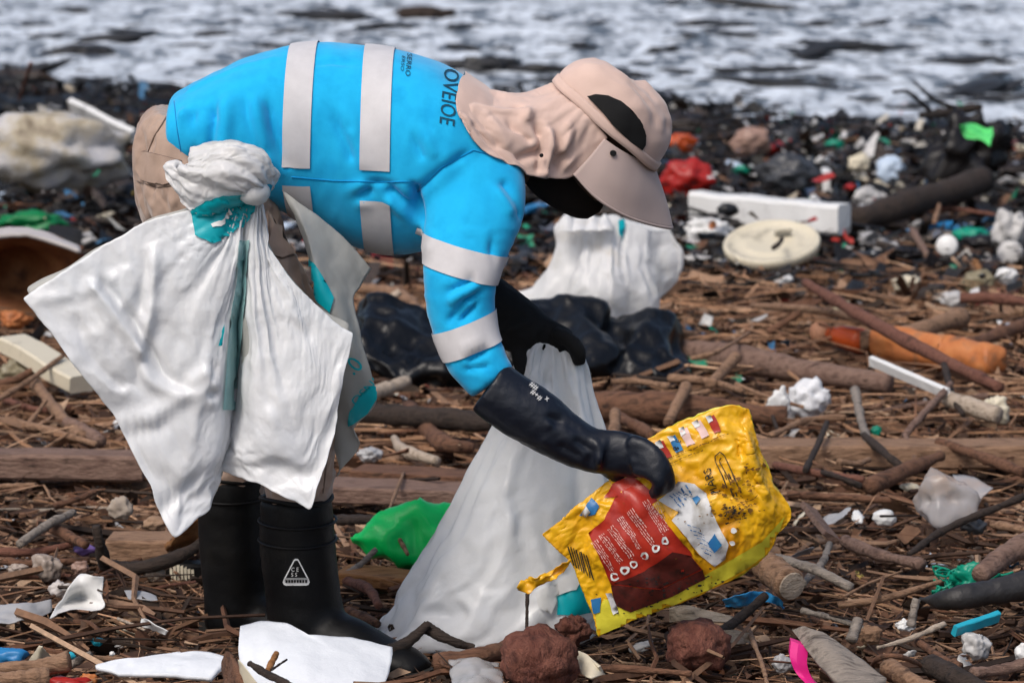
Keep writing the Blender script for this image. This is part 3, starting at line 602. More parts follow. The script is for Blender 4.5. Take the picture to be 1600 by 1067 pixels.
for x, y in ((846, 243),): part('eyelet', ball(P(x, y, -.16), (.004, .004, .004), 10, 6), M_black, hat)

mk = [px_tube([(838, 236, 0, 46), (868, 262, 0, 52), (894, 290, 0, 46), (912, 312, .01, 36), (926, 330, .02, 22)], 24, 24, .95)]; v, f = fuse(mk, .007, 2); v = v + vnormals(v, f) * (.006 * folds(v * np.array([12, 12, 20]), 2))[:, None]  # added black-brown form: shade under the visor built as a shape
part('face_shade_form', (v, f), mat('face_shade_black_brown', [(.004, .0022, .002), (.009, .005, .004)], rough=.9), person)['label'] = 'added dark form standing in for the shade over the neck and lower face'
# ------------------------------------------------------------------ white bag tied at the waist
def fan(name, rays_, parent, m, nu, nv, amp=.010, sc=9, seed=1, amp2=.004, sc2=24, th=.0012, cre=(), grow=.014, bend=.02):
    ctrl = [PP(r) for r in rays_]; Gd = sheet(ctrl, nu, nv, smooth_u=False); v, f = wrinkle(Gd, amp, sc, seed, (1, 1, .7), amp2, sc2, np.clip(np.linspace(0, 1, nv) * 3, .15, 1)[None, :] * np.ones((nu, 1)))
    n = vnormals(v, f); n = n * np.sign(-n[:, 1].mean()); v = v + n * pleat(nu, nv, .026, (11, 27), seed, .80)[:, None]; v = creases(v, n, cre) if cre else v
    pn = grid_pin(nu, nv, ('v0',), 1, .0); pn = pn.reshape(nu, nv); pn[:, -1] = .5; pn[0] = .5; pn[-1] = .5; pn = np.maximum(pn, .015).ravel(); v = buckle(v, f, pn, grow, 11, bend, tension=25, grav=.1, seed=seed) if grow else v; v, f = subdiv(v, f); n = vnormals(v, f); v = v + n * (.014 * folds(v * np.array([5, 5, 3.6]) + seed, 1) + .0036 * folds(v * 15 + seed, 1) + .0012 * folds(v * 40, 1))[:, None]; v = v + .007 * np.stack([pnoise(v * 16 + 3), 0 * v[:, 0], pnoise(v * 16 + 8)], 1)
    return part(name, solid(v, f, th), m, parent), (v, f)
wb = thing('waist_bag', 'empty white plastic sack with teal print tied at the person\'s waist', 'plastic bag', P(330, 790, -.25))
KY = -.285
rays_ = [[(372, 300, KY), (300, 326, -.30), (220, 352, -.31), (130, 405, -.32), (35, 466, -.33)],
         [(376, 302, KY), (315, 360, -.315), (250, 420, -.33), (180, 490, -.345), (112, 562, -.35)],
         [(380, 304, KY), (335, 380, -.31), (285, 460, -.325), (230, 560, -.33), (182, 652, -.335)],
         [(384, 305, KY), (352, 420, -.32), (325, 540, -.345), (297, 700, -.36), (270, 841, -.37)],
         [(388, 306, KY), (368, 430, -.305), (355, 540, -.32), (342, 680, -.33), (331, 796, -.335)],
         [(391, 307, KY), (378, 420, -.27), (368, 520, -.255), (356, 640, -.25), (343, 736, -.25)],
         [(394, 308, KY), (384, 420, -.26), (376, 520, -.25), (366, 640, -.25), (352, 736, -.265)],
         [(398, 309, KY), (394, 420, -.305), (396, 530, -.335), (398, 650, -.345), (402, 754, -.345)],
         [(402, 310, KY), (412, 420, -.30), (435, 540, -.33), (462, 680, -.36), (486, 797, -.375)],
         [(405, 312, KY), (422, 400, -.29), (458, 480, -.32), (492, 580, -.335), (522, 664, -.34)],
         [(408, 314, KY), (418, 372, -.285), (448, 428, -.30), (498, 480, -.31), (551, 521, -.32)]]
body_bag, BG = fan('bag_front', rays_, wb, M_bag, 130, 84, .006, 8, 3, .003, 22, cre=[
    ([(160, 440), (215, 510), (250, 580), (330, 612)], -.34, -.020, .010), ([(150, 448), (205, 520), (240, 592), (325, 622)], -.34, .016, .012), ([(180, 665), (240, 650), (290, 615), (330, 600)], -.345, .014, .012), ([(182, 676), (245, 664), (300, 628)], -.345, -.014, .010),
    ([(240, 400), (235, 480), (222, 540)], -.34, .014, .012), ([(228, 400), (222, 480)], -.34, -.010, .010), ([(300, 590), (318, 575), (330, 600)], -.35, .012, .010), ([(245, 800), (320, 740), (338, 690)], -.36, -.012, .012), ([(430, 720), (480, 740)], -.36, -.010, .014), ([(440, 500), (500, 530), (530, 560)], -.34, -.008, .014), ([(60, 470), (140, 450), (200, 420)], -.33, .008, .012),
    ([(420, 640), (440, 700)], -.35, .008, .012), ([(120, 500), (150, 560), (190, 600)], -.34, -.008, .010)])
BGB = bvh_of(*BG)
inner = [[(q[0] + (4 if i < 5 else -5), q[1] - (4 + 10 * (j == 4)), q[2] + .004 + .045 * min(j, 3) / 3) for j, q in enumerate(r)] for i, r in enumerate(rays_)]
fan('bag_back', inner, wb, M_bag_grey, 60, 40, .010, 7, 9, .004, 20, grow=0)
# crumpled mouth of the sack above the knot
mouth = [[(402, 300, -.30), (360, 308, -.31), (318, 316, -.315), (284, 300, -.30)], [(408, 294, -.31), (365, 285, -.345), (318, 285, -.345), (262, 256, -.30)], [(416, 290, -.305), (380, 262, -.36), (330, 252, -.355), (288, 262, -.31)],
         [(424, 288, -.29), (400, 248, -.33), (348, 232, -.34), (302, 240, -.30)], [(428, 292, -.26), (412, 248, -.28), (352, 222, -.27), (306, 234, -.26)], [(424, 298, -.23), (400, 262, -.22), (350, 240, -.22), (310, 250, -.22)]]
Gd = sheet([PP([(q[0], q[1], -.28 + (q[2] + .28) * .7) for q in r]) for r in mouth], 64, 46); v, f = wrinkle(Gd, .006, 10, 5, (1, 1, 1), .003, 26); n = vnormals(v, f); n = n * np.sign(-n[:, 1].mean()); v = v + n * pleat(64, 46, .045, (6, 15), 3, .4, .15)[:, None]; pn = grid_pin(64, 46, ('v0',), 1, .03); pn = pn.reshape(64, 46); pn[:, -1] = .15; v = buckle(v, f, pn.ravel(), .12, 11, .02, tension=25, grav=.05); v, f = subdiv(v, f); v = v + vnormals(v, f) * (.006 * folds(v * 18, 2))[:, None]; MO = (v, f); MOB = bvh_of(v, f)
part('bag_mouth', solid(v, f, .0014), M_bag_dirty, wb)
kn = px_tube([(372, 296, -.31, 11), (395, 303, -.325, 17), (412, 300, -.31, 14)], 14, 14); v = kn[0] + vnormals(*kn) * (.006 * ridged(kn[0] * 60, 2))[:, None]; part('knot', (v, kn[1]), M_bag_dirty, wb)
FRB = bvh_of(*join([BG, MO]))
print_on('teal_print', [(298, 330), (322, 312), (350, 304), (386, 303), (402, 312), (398, 332), (382, 352), (358, 366), (334, 381), (306, 368)], FRB, M_teal, wb, .005, 4)
print_on('white_swirl', [(331, 352), (346, 346), (355, 334), (357, 326), (360, 330), (356, 342), (346, 351), (333, 356)], FRB, M_white, wb, .007, 6)
print_on('teal_panel', [(374, 376), (391, 376), (386, 470), (378, 560), (366, 640), (346, 640), (352, 560), (362, 470)], BGB, M_teal_pale, wb, .005, 4)
print_on('teal_print', [(349, 505), (346, 540), (338, 540)], BGB, M_teal, wb, .007, 4)
# the sack's rear panel, hanging behind the near leg
rear = [[(440, 296, -.14), (475, 322, -.15), (530, 362, -.14), (580, 420, -.12)], [(452, 326, -.15), (480, 360, -.18), (525, 410, -.17), (562, 448, -.14)], [(466, 364, -.16), (490, 410, -.20), (520, 450, -.20), (552, 470, -.17)], [(478, 402, -.17), (498, 450, -.21), (532, 500, -.21), (566, 530, -.18)], [(488, 440, -.18), (512, 520, -.2), (550, 570, -.20), (590, 622, -.17)],
        [(498, 500, -.16), (524, 590, -.17), (545, 640, -.17), (552, 672, -.15)], [(510, 560, -.13), (524, 640, -.13), (540, 665, -.13), (560, 700, -.12)], [(516, 600, -.10), (520, 680, -.10), (528, 730, -.1), (522, 745, -.1)]]
Gd = sheet([PP(r) for r in rear], 90, 50); v, f = wrinkle(Gd, .008, 11, 8, (1, 1, .7), .003, 30); RB = bvh_of(v, f)
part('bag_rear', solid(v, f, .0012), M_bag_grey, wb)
print_on('teal_panel', [(474, 388), (490, 410), (506, 440), (520, 466), (516, 488), (498, 470), (482, 430)], RB, M_teal, wb, .005, 4)
print_on('teal_leaf', [(546, 664), (548, 640), (560, 618), (574, 604), (588, 600), (588, 622), (574, 645)], RB, M_teal, wb, .005, 4)
text_on('teal_lettering', 'OSNI', (556, 634), (15, -16), (-14, -13), RB, M_teal, wb, .004); text_on('teal_lettering', '.0', (552, 586), (22, -20), (-26, -26), RB, M_teal, wb, .004)

# ------------------------------------------------------------------ long white bag held in the other hand
def sack(secs, n, k, seed, amp, sc, amp2, sc2, foldn=9, fold=.05, pamp=.03, grow=.04, bend=.03):
    S = np.asarray(cr(np.array(secs, float), k)); R = []
    for i, (xl, xr, y, Yc, hd) in enumerate(S):
        a, b = P(xl, y, Yc), P(xr, y, Yc); c = (a + b) / 2; hw = (b[0] - a[0]) / 2; th = np.linspace(0, 2 * np.pi, n, endpoint=False)
        m = 1 - fold * .5 + fold * np.sin(foldn * th + 1.5 * math.sin(i * .12 + seed) + 1.2 * np.sin(2 * th + seed)) * np.abs(np.sin(th)) 
        R.append(np.stack([c[0] + hw * np.cos(th), c[1] - hd * np.sin(th) * m, np.full(n, c[2])], 1))
    v, f = rings(R); nn = vnormals(v, f); pl = pleat(n, k, pamp, (16, 37), seed, .65, .12).reshape(n, k).T.ravel(); v[:n * k] += nn[:n * k] * pl[:, None]; v = v + nn * (amp * 2.2 * folds(v * np.array([sc, sc, sc * .4]) + seed, 2) + amp2 * 1.5 * folds(v * sc2 * .8 + seed, 1))[:, None]
    pn = np.full(len(v), .012); pn[:n * 2] = 1; pn[-n * 3:] = 1; v = buckle(v, f, pn, grow, 11, bend, tension=25, grav=.2, seed=seed); v, f = subdiv(v, f); return v + vnormals(v, f) * (.007 * folds(v * np.array([9, 9, 5]) + seed, 2) + .002 * folds(v * 34, 1))[:, None], f
hs = sack([(832, 896, 530, .085, .020), (818, 912, 560, .085, .030), (812, 922, 610, .09, .045), (795, 936, 655, .09, .055), (765, 950, 700, .09, .07), (726, 962, 755, .085, .09), (688, 968, 810, .08, .105), (650, 965, 860, .075, .12), (618, 955, 905, .07, .13), (594, 938, 955, .07, .135), (590, 925, 985, .07, .12), (640, 905, 1000, .07, .09)], 90, 64, 2, .008, 5.5, .003, 20, 7, .04, .03)
hsv, hsf = hs; n_ = vnormals(*hs); hsv = creases(hsv, n_, [([(640, 905), (700, 930), (760, 990)], -.05, -.016, .012), ([(628, 890), (690, 915), (770, 985)], -.05, .012, .014), ([(848, 545), (842, 570), (852, 600)], .05, -.014, .010), ([(866, 550), (880, 620), (900, 680)], .04, -.010, .008), ([(880, 555), (897, 620), (920, 680)], .04, .008, .008), ([(835, 540), (830, 600)], .05, .008, .008), ([(800, 700), (795, 850), (800, 980)], -.02, .010, .012), ([(780, 720), (770, 850)], -.02, -.008, .012), ([(760, 710), (690, 830), (620, 940)], -.02, .010, .014), ([(820, 690), (850, 830), (880, 960)], -.03, -.010, .012), ([(830, 690), (866, 830), (900, 950)], -.03, .009, .010), ([(600, 965), (680, 955), (740, 975)], -.04, -.012, .012)])
hb = thing('litter_sack', 'long white plastic sack held upright by the gloved hand, its base on the ground', 'plastic bag', P(760, 1000, .07)); part('sack_body', (hsv, hsf), M_bag, hb); HSB = bvh_of(hsv, hsf)
print_on('teal_print', [(870, 930), (890, 922), (905, 908), (921, 915), (921, 956), (895, 960), (869, 960)], HSB, M_teal, hb, .004, 8)
print_on('white_flap', [(838, 925), (862, 912), (904, 892), (908, 905), (898, 922), (870, 932), (858, 958), (842, 950)], HSB, M_bag_dirty, hb, .008, 8)

# ------------------------------------------------------------------ yellow dog-food pack in the gloved hand
PK = [[(849, 833), (866, 853), (890, 878), (910, 920), (934, 994)], [(900, 793), (915, 825), (938, 862), (960, 905), (985, 972)], [(946, 757), (962, 800), (987, 846), (1011, 892), (1032, 955)], [(1018, 684), (1040, 748), (1066, 806), (1090, 856), (1112, 920)], [(1088, 648), (1110, 714), (1136, 770), (1156, 826), (1168, 888)], [(1140, 632), (1156, 690), (1176, 748), (1196, 805), (1204, 862)], [(1172, 640), (1184, 694), (1206, 742), (1234, 800), (1214, 835)]]
bul = np.array([0, .55, .85, 1, .9, .55, 0])[:, None] * np.array([.1, .8, 1, .8, .05])[None, :]
front = [[(q[0], q[1], -.285 - .042 * bul[i, j]) for j, q in enumerate(r)] for i, r in enumerate(PK)]
back = [[(q[0], q[1], -.275 + .04 * bul[i, j]) for j, q in enumerate(r)] for i, r in enumerate(PK)]
def pk_surf(c, seed, nu=78, nv=70):
    Gd = sheet([PP(r) for r in c], nu, nv); e = np.minimum(np.minimum(np.linspace(0, 1, nu), 1 - np.linspace(0, 1, nu))[:, None], np.minimum(np.linspace(0, 1, nv), 1 - np.linspace(0, 1, nv))[None, :])
    v, f = wrinkle(Gd, .010, 11, seed, (1, 1, 1), .003, 30, np.clip(e * 9, .15, 1)); pn = grid_pin(nu, nv, ('u0', 'u1', 'v0', 'v1'), .6, .02); v = buckle(v, f, pn, .085, 11, .02, tension=25, seed=seed); v, f = subdiv(v, f); v = v + .009 * np.stack([pnoise(v * 15 + 3), 0 * v[:, 0], pnoise(v * 15 + 8)], 1); return v + vnormals(v, f) * (.010 * folds(v * 10 + seed, 2) + .0016 * folds(v * 50, 1))[:, None], f
v, f = pk_surf(front, 4); n = vnormals(v, f); n = n * np.sign(-n[:, 1].mean())
v = creases(v, n, [([(1022, 715), (1100, 690), (1172, 660)], -.32, .010, .008), ([(1030, 735), (1100, 706), (1175, 680)], -.32, -.008, .008), ([(1040, 770), (1085, 780), (1120, 768), (1180, 790)], -.33, -.016, .012), ([(1100, 840), (1150, 815), (1200, 800)], -.33, -.010, .010), ([(955, 775), (972, 820), (960, 850)], -.33, -.010, .010), ([(1010, 750), (1000, 800)], -.33, .008, .010), ([(1165, 650), (1172, 720), (1195, 770)], -.31, .010, .009), ([(1150, 665), (1160, 720)], -.31, -.008, .008), ([(880, 850), (930, 830), (965, 800)], -.32, -.006, .009)])
yp = thing('food_pack', 'crumpled yellow and red pet food pack gripped by the gloved hand', 'food pack', P(1040, 960, -.28)); FR = (v, f); PKB = bvh_of(v, f)
pk = part('pack_front', solid(v, f, .001), M_yellow, yp); v2, f2 = pk_surf(back, 6, 50, 44); part('pack_back', solid(v2, f2, .001), M_lime, yp)
def pp_(name, poly, m, off=.003, step=8): return print_on(name, poly, PKB, m, pk, off, step)
pp_('lime_edge', [(934, 992), (930, 958), (945, 935), (1000, 945), (1080, 910), (1140, 875), (1190, 845), (1225, 806), (1214, 838), (1205, 860), (1168, 886), (1112, 918), (1032, 953)], M_lime, .002)
pp_('red_panel', [(920, 832), (945, 810), (962, 776), (1000, 752), (1022, 772), (1046, 822), (1066, 830), (1082, 870), (1098, 888), (1030, 920), (955, 912)], M_red)
pp_('red_panel', [(944, 778), (958, 756), (985, 742), (1000, 752), (962, 776)], M_red, .0025)
pp_('stained_strip', [(955, 912), (1030, 920), (1098, 888), (1102, 902), (1050, 930), (985, 955), (960, 945)], M_maroon, .0035)
pp_('stain', [(1050, 862), (1078, 866), (1096, 886), (1030, 918), (958, 910), (1000, 895)], M_maroon, .0042)
pp_('white_panel', [(1028, 782), (1048, 766), (1060, 752), (1085, 756), (1104, 770), (1112, 800), (1138, 850), (1132, 872), (1116, 884), (1096, 868), (1072, 838), (1050, 812), (1060, 800)], M_packwhite)
pp_('panel_border', [(1018, 788), (1028, 782), (1052, 815), (1074, 842), (1098, 872), (1092, 876), (1066, 846), (1046, 820)], M_yellow, .0042)
pp_('blue_square', [(1104, 848), (1118, 833), (1129, 848), (1116, 862)], M_packblue, .006); pp_('blue_square', [(1080, 778), (1089, 771), (1096, 781), (1088, 789)], M_packblue, .006)
def text_block(name, o_, d_, L_, p_, nl, m, w_=1.3, off=.0045, seed=0):   # rows of word-long dashes: tiny print
    rg = np.random.default_rng(seed); d_ = np.array(d_, float) / np.linalg.norm(d_); p_ = np.array(p_, float); u_ = p_ / np.linalg.norm(p_); polys = []
    for j in range(nl):
        t = 0.0; end = L_ * (1 if j < nl - 1 else .6) * rg.uniform(.85, 1)
        while t < end:
            l = rg.uniform(2.5, 8); a = np.array(o_) + p_ * j + d_ * t; b = a + d_ * min(l, end - t); polys.append([tuple(a), tuple(b), tuple(b + u_ * w_), tuple(a + u_ * w_)]); t += l + 1.6
    return pp_(name, polys, m, off, 40)
for k, (x0, y0, x1, y1) in enumerate([(925, 848, 957, 894), (936, 838, 973, 884), (950, 826, 988, 876), (964, 812, 1002, 864), (982, 800, 1018, 852), (1002, 786, 1036, 838), (1018, 790, 1044, 832)]):
    text_block('small_print', (x0, y0), (x1 - x0, y1 - y0), math.hypot(x1 - x0, y1 - y0), (2.5, -1.8), 4, M_pink, 1.1, .0045, k)
text_block('small_print', (1074, 818), (20, 8), 22, (4.2, 7.0), 7, M_packblue, 1.6, .006, 11); text_block('small_print', (1046, 774), (20, 22), 28, (4.6, -3.2), 6, M_packblue, 1.6, .006, 12)
text_block('small_print', (1030, 722), (80, -34), 120, (3, 7), 2, M_grime, 1.2, .0045, 13); text_block('small_print', (1130, 800), (60, -30), 60, (4, 8), 3, M_grime, 1.2, .0045, 14)
for x, y in ((961, 899), (977, 889), (990, 880), (1008, 866), (1024, 855), (1038, 844)):
    ro, ri = disc(x, y, 6.5), disc(x, y, 3.4); pp_('round_mark', [[ro[k], ro[(k + 1) % 14], ri[(k + 1) % 14], ri[k]] for k in range(14)], M_white, .0055, 40)
text_on('maker_lettering', 'MARS', (1124, 770), (-6, -16), (-17, 6), PKB, M_packink, pk, .004); text_on('pack_lettering', 'B E', (1060, 706), (4, -14), (-13, -4), PKB, M_packink, pk, .004)
for k in range(8): pp_('barcode_bar', [(885 + 4.6 * k, 852 + 2.0 * k), (886.8 + 4.6 * k, 851.5 + 2.0 * k), (897.5 + 4.4 * k, 882 + 3.2 * k), (895.8 + 4.4 * k, 882.5 + 3.2 * k)], M_packink, .004, 30)
def lines_on(name, pls, w_, m, off=.004):
    polys = []
    for pl in pls:
        for (xa, ya), (xb, yb) in zip(pl[:-1], pl[1:]):
            dx, dy = xb - xa, yb - ya; l = math.hypot(dx, dy) or 1; nx, ny = -dy / l * w_ / 2, dx / l * w_ / 2; polys.append([(xa + nx, ya + ny), (xb + nx, yb + ny), (xb - nx, yb - ny), (xa - nx, ya - ny)])
    return pp_(name, polys, m, off, 40)
lines_on('clip_outline', [[(1136, 760), (1117, 720), (1118, 711), (1125, 706), (1132, 710), (1150, 752)], [(1142, 756), (1124, 720), (1126, 714)], [(1138, 740), (1152, 774)], [(1144, 742), (1158, 768)], [(1132, 742), (1146, 776)]], 1.6, M_packink)
def specks(name, cx, cy, sx, sy, n_, m, off, seed, rr=(.8, 3.2)):
    rg = np.random.default_rng(seed); pl = []
    for k in range(n_):
        x, y, r_ = cx + rg.normal(0, sx), cy + rg.normal(0, sy), rg.uniform(*rr) * rg.uniform(.4, 1); pl.append([(x + r_ * (1 + .35 * math.sin(3 * a + k)) * math.cos(a) * 1.5, y + r_ * (1 + .35 * math.sin(2 * a + k)) * math.sin(a)) for a in np.linspace(0, 2 * np.pi, 9)[:-1]])
    o = pp_(name, pl, m, off, 40); o['kind'] = 'stuff'; return o
pp_('blue_wedge', [(905, 805), (925, 778), (937, 790), (930, 803)], M_packblue); pp_('white_wedge', [(908, 800), (918, 792), (924, 800), (916, 806)], M_white, .005)
for k, (c_, m_) in enumerate([((1034, 700), M_red), ((1052, 690), M_packblue), ((1070, 680), M_pink), ((1092, 668), M_pink), ((1112, 660), M_red)]):
    x, y = c_; pp_('printed_block', [(x - 8, y - 6), (x + 3, y - 12), (x + 16, y + 13), (x + 5, y + 18)], m_, .0035); pp_('printed_block', [(x - 10, y - 8), (x - 2, y - 12), (x + 3, y - 3), (x - 5, y + 1)], M_white, .0045)
specks('grime_specks', 1158, 755, 16, 11, 46, M_grime, .0045, 3); specks('grime_specks', 1148, 796, 22, 6, 40, M_grime, .0048, 4); specks('dirt_specks', 1146, 803, 12, 8, 26, M_packink, .0052, 5, (.8, 2.6)); specks('dirt_specks', 1060, 905, 40, 12, 60, M_packink, .0056, 6, (.6, 2.4)); specks('dirt_specks', 1100, 800, 60, 50, 60, M_grime, .0064, 7, (.4, 1.5)); specks('dirt_specks', 1010, 945, 45, 14, 36, M_packink, .005, 8, (.6, 2.2))
pp_('spot', disc(1143, 847, 4), M_white, .005); pp_('spot', disc(1146, 828, 4), M_white, .005)
pp_('label_tab', [(948, 925), (956, 925), (966, 955), (958, 960)], M_packwhite, .005); pp_('blue_foot', [(924, 936), (940, 932), (938, 955), (926, 958)], M_packblue, .004)
tear = [[(808, 922, -.27), (812, 908, -.28), (822, 902, -.27)], [(826, 926, -.29), (828, 912, -.28), (836, 899, -.29)], [(846, 914, -.28), (850, 902, -.29), (858, 892, -.28)], [(866, 902, -.29), (872, 890, -.28), (878, 880, -.29)], [(884, 890, -.285), (890, 880, -.285), (896, 868, -.285)]]
Gd = sheet([PP(r) for r in tear], 30, 14); v, f = wrinkle(Gd, .010, 40, 3, (1, 1, 1), .004, 90); part('torn_strip', solid(v, f, .001), M_yellow, yp)

# ------------------------------------------------------------------ litter materials
M_twig = mat('driftwood_litter', [(0.0218, 0.0114, 0.0065), (0.0983, 0.0476, 0.0260), (0.2074, 0.1143, 0.0668), (0.0545, 0.0267, 0.0146), (0.3275, 0.2001, 0.1262), (0.1418, 0.0648, 0.0350), (0.0328, 0.0191, 0.0114), (0.2401, 0.1430, 0.0896), (0.0601, 0.0286, 0.0163), (0.1746, 0.0905, 0.0513), (0.4366, 0.2954, 0.1954), (0.0873, 0.0457, 0.0277)], rough=.8, scale=30, island=True, bump=.4, bscale=150)
M_chip = mat('bark_and_leaf_chips', [(0.0460, 0.0222, 0.0133), (0.1226, 0.0586, 0.0328), (0.0715, 0.0355, 0.0211), (0.1736, 0.0932, 0.0547), (0.0306, 0.0178, 0.0117), (0.1021, 0.0444, 0.0234), (0.2451, 0.1510, 0.0938), (0.0613, 0.0319, 0.0188)], rough=.85, scale=30, island=True, bump=.3)
M_fleck = mat('plastic_flecks', [(.55, .55, .55), (.42, .40, .36), (.05, .16, .30), (.35, .30, .22), (.60, .60, .58), (.02, .28, .16), (.25, .24, .24), (.38, .03, .02), (.5, .47, .40), (.12, .13, .16), (.62, .62, .64), (.45, .22, .05)], rough=.45, scale=20, island=True, bump=.1)
M_weed = mat('wet_black_weed', [(.004, .004, .004), (.012, .010, .009), (.028, .019, .015), (.007, .006, .006), (.045, .031, .024), (.014, .012, .011), (.006, .006, .007), (.02, .02, .021)], rough=.42, scale=25, island=True, bump=.6, bscale=90, bdist=.01)
WOOD = {}
def wood(key):
    pal = {'tan': [(0.0504, 0.0265, 0.0153), (0.2240, 0.1275, 0.0747), (0.3248, 0.1938, 0.1188), (0.1344, 0.0714, 0.0405)], 'brown': [(0.0300, 0.0147, 0.0083), (0.1200, 0.0556, 0.0313), (0.1860, 0.0893, 0.0506), (0.0600, 0.0294, 0.0166)], 'dark': [(.008, .006, .005), (.03, .02, .015), (.045, .03, .023), (.015, .010, .008)], 'grey': [(.06, .048, .040), (.22, .187, .16), (.31, .265, .225), (.14, .115, .098)],
           'red': [(.035, .014, .009), (.14, .055, .036), (.20, .085, .056), (.08, .032, .02)], 'pale': [(.12, .09, .066), (.40, .32, .245), (.50, .41, .325), (.28, .21, .155)], 'mauve': [(0.0432, 0.0245, 0.0181), (0.1674, 0.0989, 0.0740), (0.2430, 0.1530, 0.1161), (0.0972, 0.0571, 0.0413)], 'orange': [(.06, .025, .009), (.28, .12, .037), (.36, .17, .065), (.15, .062, .022)]}[key]
    return mat('wood_' + key, pal, rough=.82, scale=26, bump=1.0, bscale=70, bdist=.008, stretch=(.5, 2.2, 2.2), lo=.28, hi=.68)
def plas(key, col, rough=.4, dirt=.6, trans=.0):
    return mat('plastic_' + key, [tuple(c * dirt for c in col), col, col, tuple(min(c * 1.08, .9) for c in col)], rough=rough, scale=8, bump=.15, bscale=50, trans=trans, lo=.25, hi=.7)
W_ = plas('white', (.70, .70, .69), dirt=.5); CRM = plas('cream', (.62, .56, .43), dirt=.45); GRY = plas('grey', (.36, .36, .37)); BLK = plas('black', (.008, .009, .011), rough=.38)
GRN = plas('green', (.0, .42, .07), dirt=.75); DGR = plas('dark_green', (.0, .17, .045)); TEA = plas('sea_green', (.0, .24, .15)); BLU = plas('blue', (.02, .18, .42)); CYA = plas('turquoise', (.02, .36, .48), dirt=.8); RED = plas('red', (.34, .015, .012), dirt=.5); PNK = plas('pink', (.75, .02, .24), dirt=.85)
ORG = mat('faded_orange_plastic', [(.20, .10, .05), (.46, .15, .045), (.52, .19, .06), (.34, .15, .07)], rough=.55, scale=14, bump=.3); YEL = plas('yellow', (.55, .42, .10), dirt=.6); FILM = mat('clear_film', [(.42, .42, .42), (.55, .55, .56), (.34, .31, .28)], rough=.22, scale=9, bump=.2, bscale=40, alpha=.55)
MILK = mat('milky_jug', [(.48, .36, .28), (.46, .44, .44), (.52, .50, .52)], rough=.25, scale=6, bump=.15, alpha=.62); FOAM = mat('dirty_foam_board', [(.30, .25, .20), (.64, .67, .71), (.72, .75, .79), (.70, .73, .77)], rough=.75, scale=9, bump=.35, bscale=90, lo=.22, hi=.6)
HUSK = mat('coconut_husk', [(.045, .014, .010), (.13, .042, .028), (.20, .075, .05), (.08, .026, .018)], rough=.85, scale=26, bump=1.0, bscale=70, bdist=.02, stretch=(1, 1, .35)); RUST = mat('rusty_brown_sheet', [(.10, .035, .018), (.20, .075, .03), (.27, .12, .05), (.07, .03, .02)], rough=.7, scale=7, bump=.3)
STAIN = mat('stained_sack', [(.10, .075, .05), (.34, .27, .17), (.46, .42, .36), (.36, .36, .38), (.52, .50, .47)], rough=.6, scale=6, bump=.4, bscale=40); STONE = mat('pale_stone', [(.30, .24, .19), (.42, .36, .30)], rough=.9, scale=20, bump=.8, bscale=50)

# ------------------------------------------------------------------ uncountable litter
def half_w(y): return (y + 6) * .1637
def scatter(n, y0, y1, pad=1.35, power=1.0):
    y = y0 + (y1 - y0) * RNG.random(n) ** power; x = (RNG.random(n) * 2 - 1) * half_w(y) * pad
    if pad < 0: x = np.sign(x) * (half_w(y) * 1.2 + RNG.random(n) ** 1.4 * 2.2)      # the beach to either side of the view
    return x, y
def twigs(n, y0, y1, L, R, pile, power=1.0, pad=1.3, ns=4, nr=4):
    x, y = scatter(n, y0, y1, pad, power); a = RNG.normal(0, 1.0, n) + np.where(RNG.random(n) < .4, RNG.random(n) * 3, 0); ln = L[0] + (L[1] - L[0]) * RNG.random(n) ** 2.2; r = (R[0] + (R[1] - R[0]) * RNG.random(n) ** 2.5)
    t = np.linspace(-.5, .5, ns); d = np.stack([np.cos(a), np.sin(a)], 1); s = np.stack([-d[:, 1], d[:, 0]], 1); bend = RNG.normal(0, .11, (n, ns)); bend = np.cumsum(bend, 1) - bend.mean(1)[:, None]
    cx = x[:, None] + d[:, 0:1] * t * ln[:, None] + s[:, 0:1] * bend * ln[:, None]; cy = y[:, None] + d[:, 1:2] * t * ln[:, None] + s[:, 1:2] * bend * ln[:, None]
    tilt = RNG.normal(0, .13, n); cz = H(cx, cy) * .5 + H(x, y)[:, None] * .5 + (RNG.random(n) ** 1.8 * pile)[:, None] + r[:, None] + (t * ln[:, None]) * tilt[:, None]; cz = np.maximum(cz, H(cx, cy))
    th = np.linspace(0, 2 * np.pi, nr, endpoint=False); tap = np.interp(t, [-.5, .1, .5], [1, .9, .45])[None, :] * (1 + RNG.normal(0, .22, (n, ns)))
    V = np.zeros((n, ns, nr, 3)); rr = r[:, None] * tap
    V[..., 0] = cx[..., None] + s[:, None, 0:1] * rr[..., None] * np.cos(th); V[..., 1] = cy[..., None] + s[:, None, 1:2] * rr[..., None] * np.cos(th); V[..., 2] = cz[..., None] + rr[..., None] * np.sin(th)
    base = np.array(grid_faces(ns, nr, True)); F = (base[None] + (np.arange(n) * ns * nr)[:, None, None]).reshape(-1, 4)
    return V.reshape(-1, 3), F
